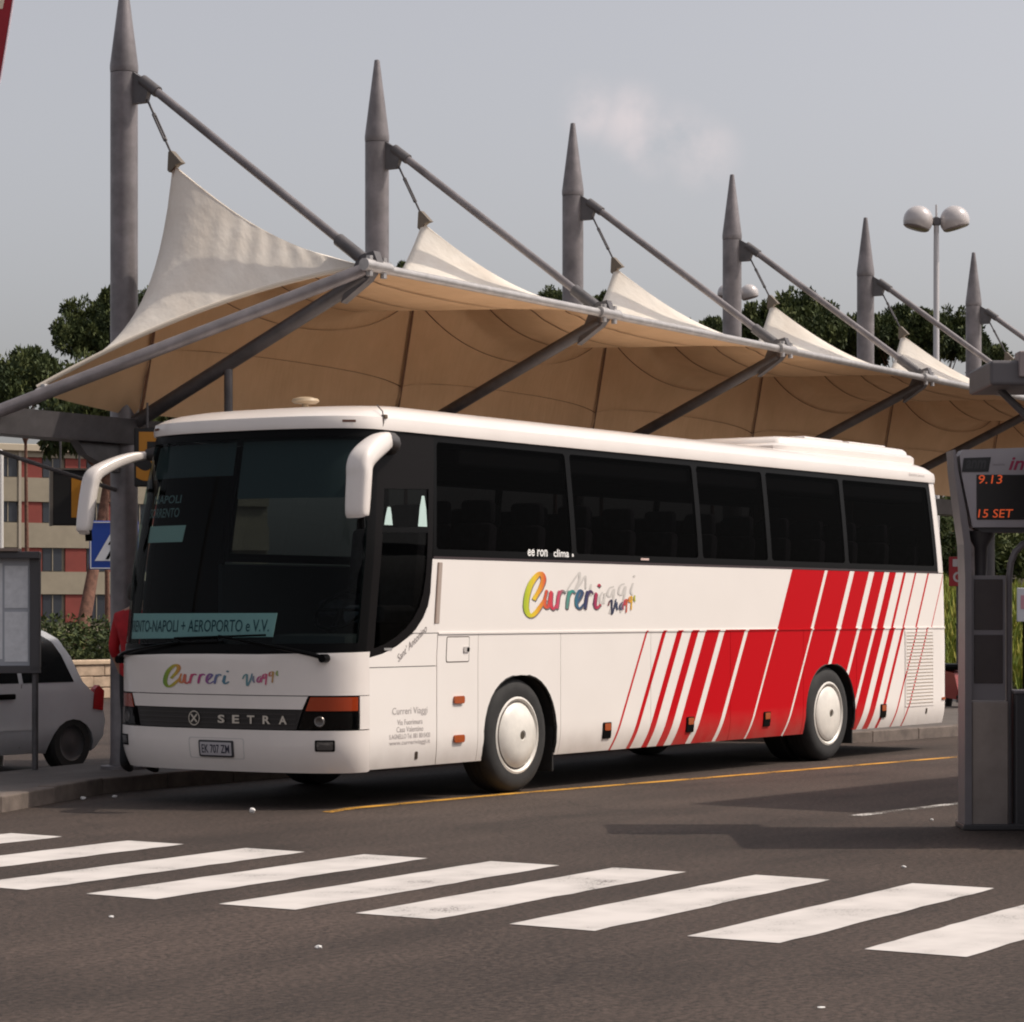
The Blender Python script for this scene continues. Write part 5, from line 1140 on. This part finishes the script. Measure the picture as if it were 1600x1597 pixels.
for fl, (z0, z1, c) in enumerate(((.9, 2.9, 'RED'), (4.5, 6.2, 'RED'), (7.95, 9.45, 'RED'), (11.15, 12.6, 'RED'))):
    ob('spandrel', MB().box((0, -.05, z1), (bl_, .25, (4.5, 7.95, 11.15, 13.0)[fl])).me('spandrel'), CR, bld)
    for i in range(nb_):
        x = i * 3.3
        if (i * 7 + fl) % 9 == 0 and fl == 0: continue
        ob('red_panel', MB().box((x + .1, .05, z0), (x + 1.65, .25, z1)).me('red_panel'), RED, bld)
        w = ob('window', MB().box((x + 1.75, .12, z0 + .05), (x + 3.15, .24, z1 - .05)).me('window'), WD, bld)
        if x / bl_ < .75: ob('frame', MB().box((x + 2.42, .07, z0 + .05), (x + 2.48, .115, z1 - .05)).me('frame'), CR, w)
for i in range(0, nb_, 4): ob('pilaster', MB().box((i * 3.3 - .12, -.12, 0), (i * 3.3 + .08, -.051, 13.0)).me('pilaster'), mat('pilaster', (.36, .31, .25), .85), bld)

# low stone wall and hedge behind the platform
a = at(40, 1092, 47.5); b_ = at(330, 1092, 51); a.z = b_.z = 0; d = (b_ - a); q = math.atan2(d.y, d.x)
sw_ = thing('stone_wall', 'low sunlit stone wall behind the parked cars', 'wall', a, q); ln = d.length
STN = mat('wall_stone', (.42, .31, .22), .9, var=.35, vscale=4, bump=.5, bscale=18)
x = 0; rngw = random.Random(3)
for row, z in enumerate((0, .21, .42)):
    x = -.3 * (row % 2)
    while x < ln:
        w = rngw.uniform(.45, .75); ob('stone', MB().bbox((x, rngw.uniform(-.02, .02), z + .004), (x + w - .012, .36, z + .205), .018).me('stone'), STN, sw_); x += w
ob('coping', MB().bbox((-.4, -.05, .632), (ln + .3, .42, .72), .02).me('coping'), mat('coping', (.48, .36, .25), .85, var=.2, vscale=5), sw_)
def bushes(name, label, pts, seed, dens, size, kind='stuff'):
    rng = np.random.RandomState(seed); lob = [(p[0], p[1], p[2], p[3], p[4]) for p in pts]
    me = crown_mesh(seed, lob, dens, size); o = ob(name, me); setp(o, label, 'hedge'); return o
hb = [tuple(at(u, 1010, 53 + (i % 3))[:2]) + (.75, .9, .75) for i, u in enumerate(range(60, 320, 22))]
GRN = [mat('leaf_bright', (.24, .27, .045), .7, spec=.2), mat('leaf_mid', (.14, .18, .035), .7, spec=.2), mat('leaf_dry', (.30, .28, .06), .7, spec=.2)]  # grass tones, mixed at random over the blades
o = bushes('hedge', 'dark low hedge behind the stone wall', hb, 5, 9000, .12)

# ------------------------------------------------------------------ right background: green bank, sign, scooter
V = []; NX, NY = 40, 14; c0 = at(1440, 957, 52); c1 = at(2300, 957, 60)
ex = (c1 - c0); ex.z = 0; exl = ex.length; ex.normalize(); ey = Vector((-ex.y, ex.x, 0))
rngb = np.random.RandomState(9)
for j in range(NY):
    for i in range(NX):
        p = c0 + ex * (exl * i / (NX - 1)) + ey * (j * .75); h = 2.3 * (1 - math.exp(-j * .28)) + rngb.uniform(-.08, .08) * (j > 0)
        V.append((p.x, p.y, h - .02))
bank = ob('bank', mesh('bank', V, [(j * NX + i, j * NX + i + 1, (j + 1) * NX + i + 1, (j + 1) * NX + i) for j in range(NY - 1) for i in range(NX - 1)], True), mat('bank_soil', (.10, .10, .04), .95, var=.4, vscale=2)); setp(bank, kind='structure')
V = []; F = []; MI = []
for q in range(16000):
    i = rngb.uniform(0, exl * .45); j = rngb.uniform(0, 9.5); p = c0 + ex * i + ey * j; h = 2.3 * (1 - math.exp(-j / .75 * .28)); s = rngb.uniform(.15, .45); a = rngb.uniform(0, 6.28); w = .05
    n0 = len(V); V += [(p.x - w * math.cos(a), p.y - w * math.sin(a), h - .05), (p.x + w * math.cos(a), p.y + w * math.sin(a), h - .05), (p.x + rngb.uniform(-.15, .15), p.y + rngb.uniform(-.15, .15), h + s)]
    F.append((n0, n0 + 1, n0 + 2)); MI.append(rngb.randint(3))
me = mesh('grass', V, F)
for m_ in GRN: me.materials.append(m_)
me.polygons.foreach_set('material_index', MI); gs = ob('grass', me); setp(gs, 'tall green and yellow grass on the bank right of the coach', 'grass', None, 'stuff')
hb = [tuple(at(u, 900, 62 + (i % 3))[:2]) + (3.0 + .3 * (i % 2), 1.5, 1.3) for i, u in enumerate(range(1440, 1640, 28))]
o = bushes('hedge', 'tall dark bushes on the bank right of the coach', hb, 8, 14000, .16)
# red notice sign on post
t = facing(1497, 895, 43, .3, .5, .02, 'notice_sign', 'red notice sign with white ring between coach and info pillar', 'sign'); t.location.z = 0; zc = at(1497, 893, 43).z
ob('post', MB().tube([(.0, .03, 0), (.0, .03, zc + .2)], .025, 8).me('post', True), STEELD, t)
ob('panel', MB().bbox((-.15, -.01, zc - .24), (.15, .01, zc + .24), .008).me('panel'), mat('sign_red', (.30, .012, .02), .5), t)
ob('ring', MB().lathe([(.05, -.012), (.085, -.012), (.085, -.014), (.05, -.014)], 20, 'Y', (0, 0, zc - .09)).me('ring'), mat('sign_grey', (.45, .42, .43), .5), t)
ob('plate', MB().box((-.09, -.014, zc + .08), (.08, -.0105, zc + .2)).me('plate'), MATS['sign_grey'], t)
# parked scooter, mostly hidden behind the pillar
c = at(1508, 1118, 41); sc_ = thing('scooter', 'red and black scooter leaning behind the info pillar', 'scooter', (c.x, c.y, 0), math.atan2(FWD.y, FWD.x) + R(205))
RS = mat('scooter_red', (.32, .02, .015), .35, coat=.5)
for x in (-.62, .62):
    w_ = thing('wheel', None, None, (x, 0, .23)); w_.parent = sc_
    ob('tyre', MB().lathe([(.14, -.05), (.20, -.055), (.23, -.02), (.23, .02), (.20, .055), (.14, .05)], 24, 'Y').me('tyre', True), RUBBER, w_)
    ob('rim', MB().lathe([(.145, .03), (.05, .02), (0, .04)], 20, 'Y').lathe([(.145, -.03), (.05, -.02), (0, -.04)], 20, 'Y').me('rim', True), GALV, w_)
ob('leg_shield', MB().prism([(.30, .28), (.42, .30), (.55, .75), (.50, .95), (.44, .95), (.44, .7), (.30, .36)], (0, -.20, 0), (1, 0, 0), (0, 0, 1), (0, .40, 0)).me('leg_shield', True), RS, sc_)
ob('rear_body', MB().prism([(-.75, .55), (-.45, .28), (.0, .25), (.05, .40), (-.05, .66), (-.70, .72)], (0, -.17, 0), (1, 0, 0), (0, 0, 1), (0, .34, 0)).me('rear_body', True), RS, sc_)
ob('floorboard', MB().bbox((-.02, -.17, .26), (.36, .17, .32), .02).me('floorboard', True), BLACK, sc_)
ob('saddle', MB().bbox((-.72, -.14, .70), (.0, .14, .80), .04).me('saddle', True), BLACK, sc_)
ob('front_mudguard', MB().tube([(.40, 0, .42), (.56, 0, .52), (.74, 0, .48), (.86, 0, .36)], [.05, .08, .08, .05], 10).me('front_mudguard', True), RS, sc_)
ob('handlebar', MB().tube([(.50, 0, .5), (.44, 0, 1.0)], .03, 8).tube([(.36, -.32, 1.03), (.45, -.1, 1.0), (.45, .1, 1.0), (.36, .32, 1.03)], .018, 8).me('handlebar', True), BLACK, sc_)
ob('headlamp', MB().lathe([(0, .03), (.06, .02), (.08, -.02), (.06, -.08)], 16, 'X', (.50, 0, .98)).me('headlamp', True), CHR, sc_)
# white hoarding behind the pillar
t = facing(1640, 945, 50, 1.3, .5, .04, 'hoarding', 'white hoarding with pink panels at the right edge', 'hoarding'); t.location.z = 0; zc = at(1600, 945, 50).z
ob('board', MB().bbox((-.62, -.02, zc - .32), (1.6, .02, zc + .32), .01).me('board'), mat('hoarding_white', (.55, .56, .60), .6), t)
for x in (-.55, -.42, -.2, .1): ob('pink_panel', MB().box((x, -.024, zc - .08), (x + .10 + .05 * (x > -.3), -.0205, zc + .18)).me('pink_panel'), mat('panel_pink', (.50, .25, .30), .6), t)
for x in (-.5, .5, 1.5): ob('leg', MB().box((x, .021, 0), (x + .07, .07, zc + .3)).me('leg'), BLACK, t)
# pale house on the hill at the far right
hp = at(1560, 957, 120); hs_ = thing('house', 'pale far house with tiled roof seen past the info pillar', 'building', (hp.x, hp.y, 0), math.atan2(RGT.y, RGT.x))
ob('wall', MB().box((-1.5, 0, 0), (9, 6, 4.4)).me('wall'), CR, hs_)
ob('roof', MB().prism([(-.5, 4.4), (6.5, 4.4), (3, 6.0)], (-1.9, 0, 0), (0, 1, 0), (0, 0, 1), (11.3, 0, 0)).me('roof'), mat('tiles', (.32, .15, .08), .8, var=.3, vscale=3), hs_)
for x in (-.7, 1.6, 4, 6.4): ob('window', MB().box((x, -.04, 2.4), (x + 1.1, .02, 3.8)).me('window'), WD, hs_)

# ------------------------------------------------------------------ red banner at the upper left corner
bnp = at(-120, 60, 21.5); bt = thing('feather_banner', 'tall red banner with white mark at the top left corner', 'banner', (bnp.x, bnp.y, 0), math.atan2(RGT.y, RGT.x))
bz = lambda v: 1.5973 + (957.1 - v) * 21.5 / 4125; bx_ = lambda u: (u + 120) * 21.5 / 4125
out = [(bx_(-118), bz(-160)), (bx_(-118), bz(330)), (bx_(-60), bz(300)), (bx_(-24), bz(210)), (bx_(1), bz(120)), (bx_(11), bz(60)), (bx_(20.5), bz(0)), (bx_(28), bz(-70)), (bx_(20), bz(-150)), (bx_(-30), bz(-200))]
ob('cloth', MB().prism(out, (0, 0, 0), (1, 0, 0), (0, 0, 1), (0, .012, 0)).me('cloth'), mat('banner_red', (.30, .008, .018), .7, var=.15, vscale=3), bt)
ob('hem', MB().tube([(p[0], .006, p[1]) for p in out[3:9]], .009, 6).me('hem', True), mat('banner_hem', (.62, .52, .58), .7), bt)
ob('mark', MB().prism([(bx_(-40), bz(-120)), (bx_(8), bz(-100)), (bx_(7), bz(0)), (bx_(4), bz(14)), (bx_(-40), bz(14))], (0, -.004, 0), (1, 0, 0), (0, 0, 1), (0, .003, 0)).me('mark'), mat('banner_white', (.70, .58, .45), .7), bt)
ob('pole', MB().tube([(0, .01, 0), (0, .01, bz(-200))], .03, 10).me('pole', True), GALV, bt)

# ------------------------------------------------------------------ unseen shelter and booth, added beyond the right edge to shade the road
sh = thing('shade_shelter', 'unseen flat roofed shelter added beyond the right edge to shade the road', 'shelter', (6.2, -4.75, 0), R(-4))
ob('roof', MB().bbox((-2.6, -.8, 2.62), (2.6, .8, 2.78), .03).me('roof'), KG, sh)
for x in (-2.4, 0, 2.4): ob('post', MB().tube([(x, .6, 0), (x, .6, 2.65)], .05, 10).me('post', True), STEELD, sh)
ob('bench', MB().bbox((-1.6, .2, .42), (1.6, .55, .47), .01).bbox((-1.5, .3, 0), (-1.42, .45, .42), .01).bbox((1.42, .3, 0), (1.5, .45, .42), .01).me('bench'), STEELD, sh)
tk = thing('shade_booth', 'unseen grey booth added beyond the right edge to shade the road by the info pillar', 'booth', CAM + FWD * 17.9 + RGT * 3.86, math.atan2(RGT.y, RGT.x)); tk.location.z = 0
ob('wall', MB().bbox((0, 0, .02), (1.1, 1.5, 2.7), .02).me('wall'), KG, tk)
ob('roof', MB().bbox((-.03, -.05, 2.7), (1.15, 1.55, 2.82), .02).me('roof'), KD, tk)
ob('window', MB().bbox((.2, -.02, 1.1), (.9, .01, 1.8), .005).me('window'), mat('shade_booth_glass', (.02, .02, .022), .1), tk)
ob('counter', MB().bbox((.15, -.12, 1.02), (.95, .0, 1.06), .008).me('counter'), STEELD, tk)

# ------------------------------------------------------------------ litter
LIT = mat('litter_white', (.72, .70, .68), .7)
def scrap(x, y, s, label, seed, z=0, flat=.5):
    rng = np.random.RandomState(seed); bm = bmesh.new(); s = s * .75; bmesh.ops.create_icosphere(bm, subdivisions=2, radius=s)
    for v_ in bm.verts: v_.co = v_.co * (1 + rng.uniform(-.3, .25)); v_.co.z = v_.co.z * flat + s * flat * .9
    me = bpy.data.meshes.new('litter'); bm.to_mesh(me); bm.free(); o = ob('litter', me, LIT, None, loc=(x, y, z)); setp(o, label, 'litter', 'bits of litter on the road'); return o
scrap(-.35, .50, .030, 'white ball of paper on the road before the coach front', 1, flat=.9)
scrap(.02, 2.66, .035, 'crumpled pale paper at the kerb by the coach front', 2); scrap(.35, 2.60, .03, 'second scrap of paper beside the kerb near the coach', 3)
scrap(-6.39, -3.49, .018, 'tiny white scrap in front of the crossing at the left', 4); scrap(-6.79, -5.17, .022, 'small white scrap in the foreground before the crossing', 5)
scrap(-1.62, -5.78, .02, 'tiny scrap beside the crossing near the info pillar', 6); scrap(1.94, -4.34, .02, 'tiny scrap behind the crossing left of the info pillar', 8); scrap(-7.16, -8.02, .02, 'flat grey scrap in the right foreground', 9, flat=.2)

# lift top-level flags off helper empties that are parts
for o in bpy.data.objects:
    if o.parent is not None:
        for k_ in ('label', 'category', 'group'):
            if k_ in o and o.parent is not None and k_ != 'label': del o[k_]
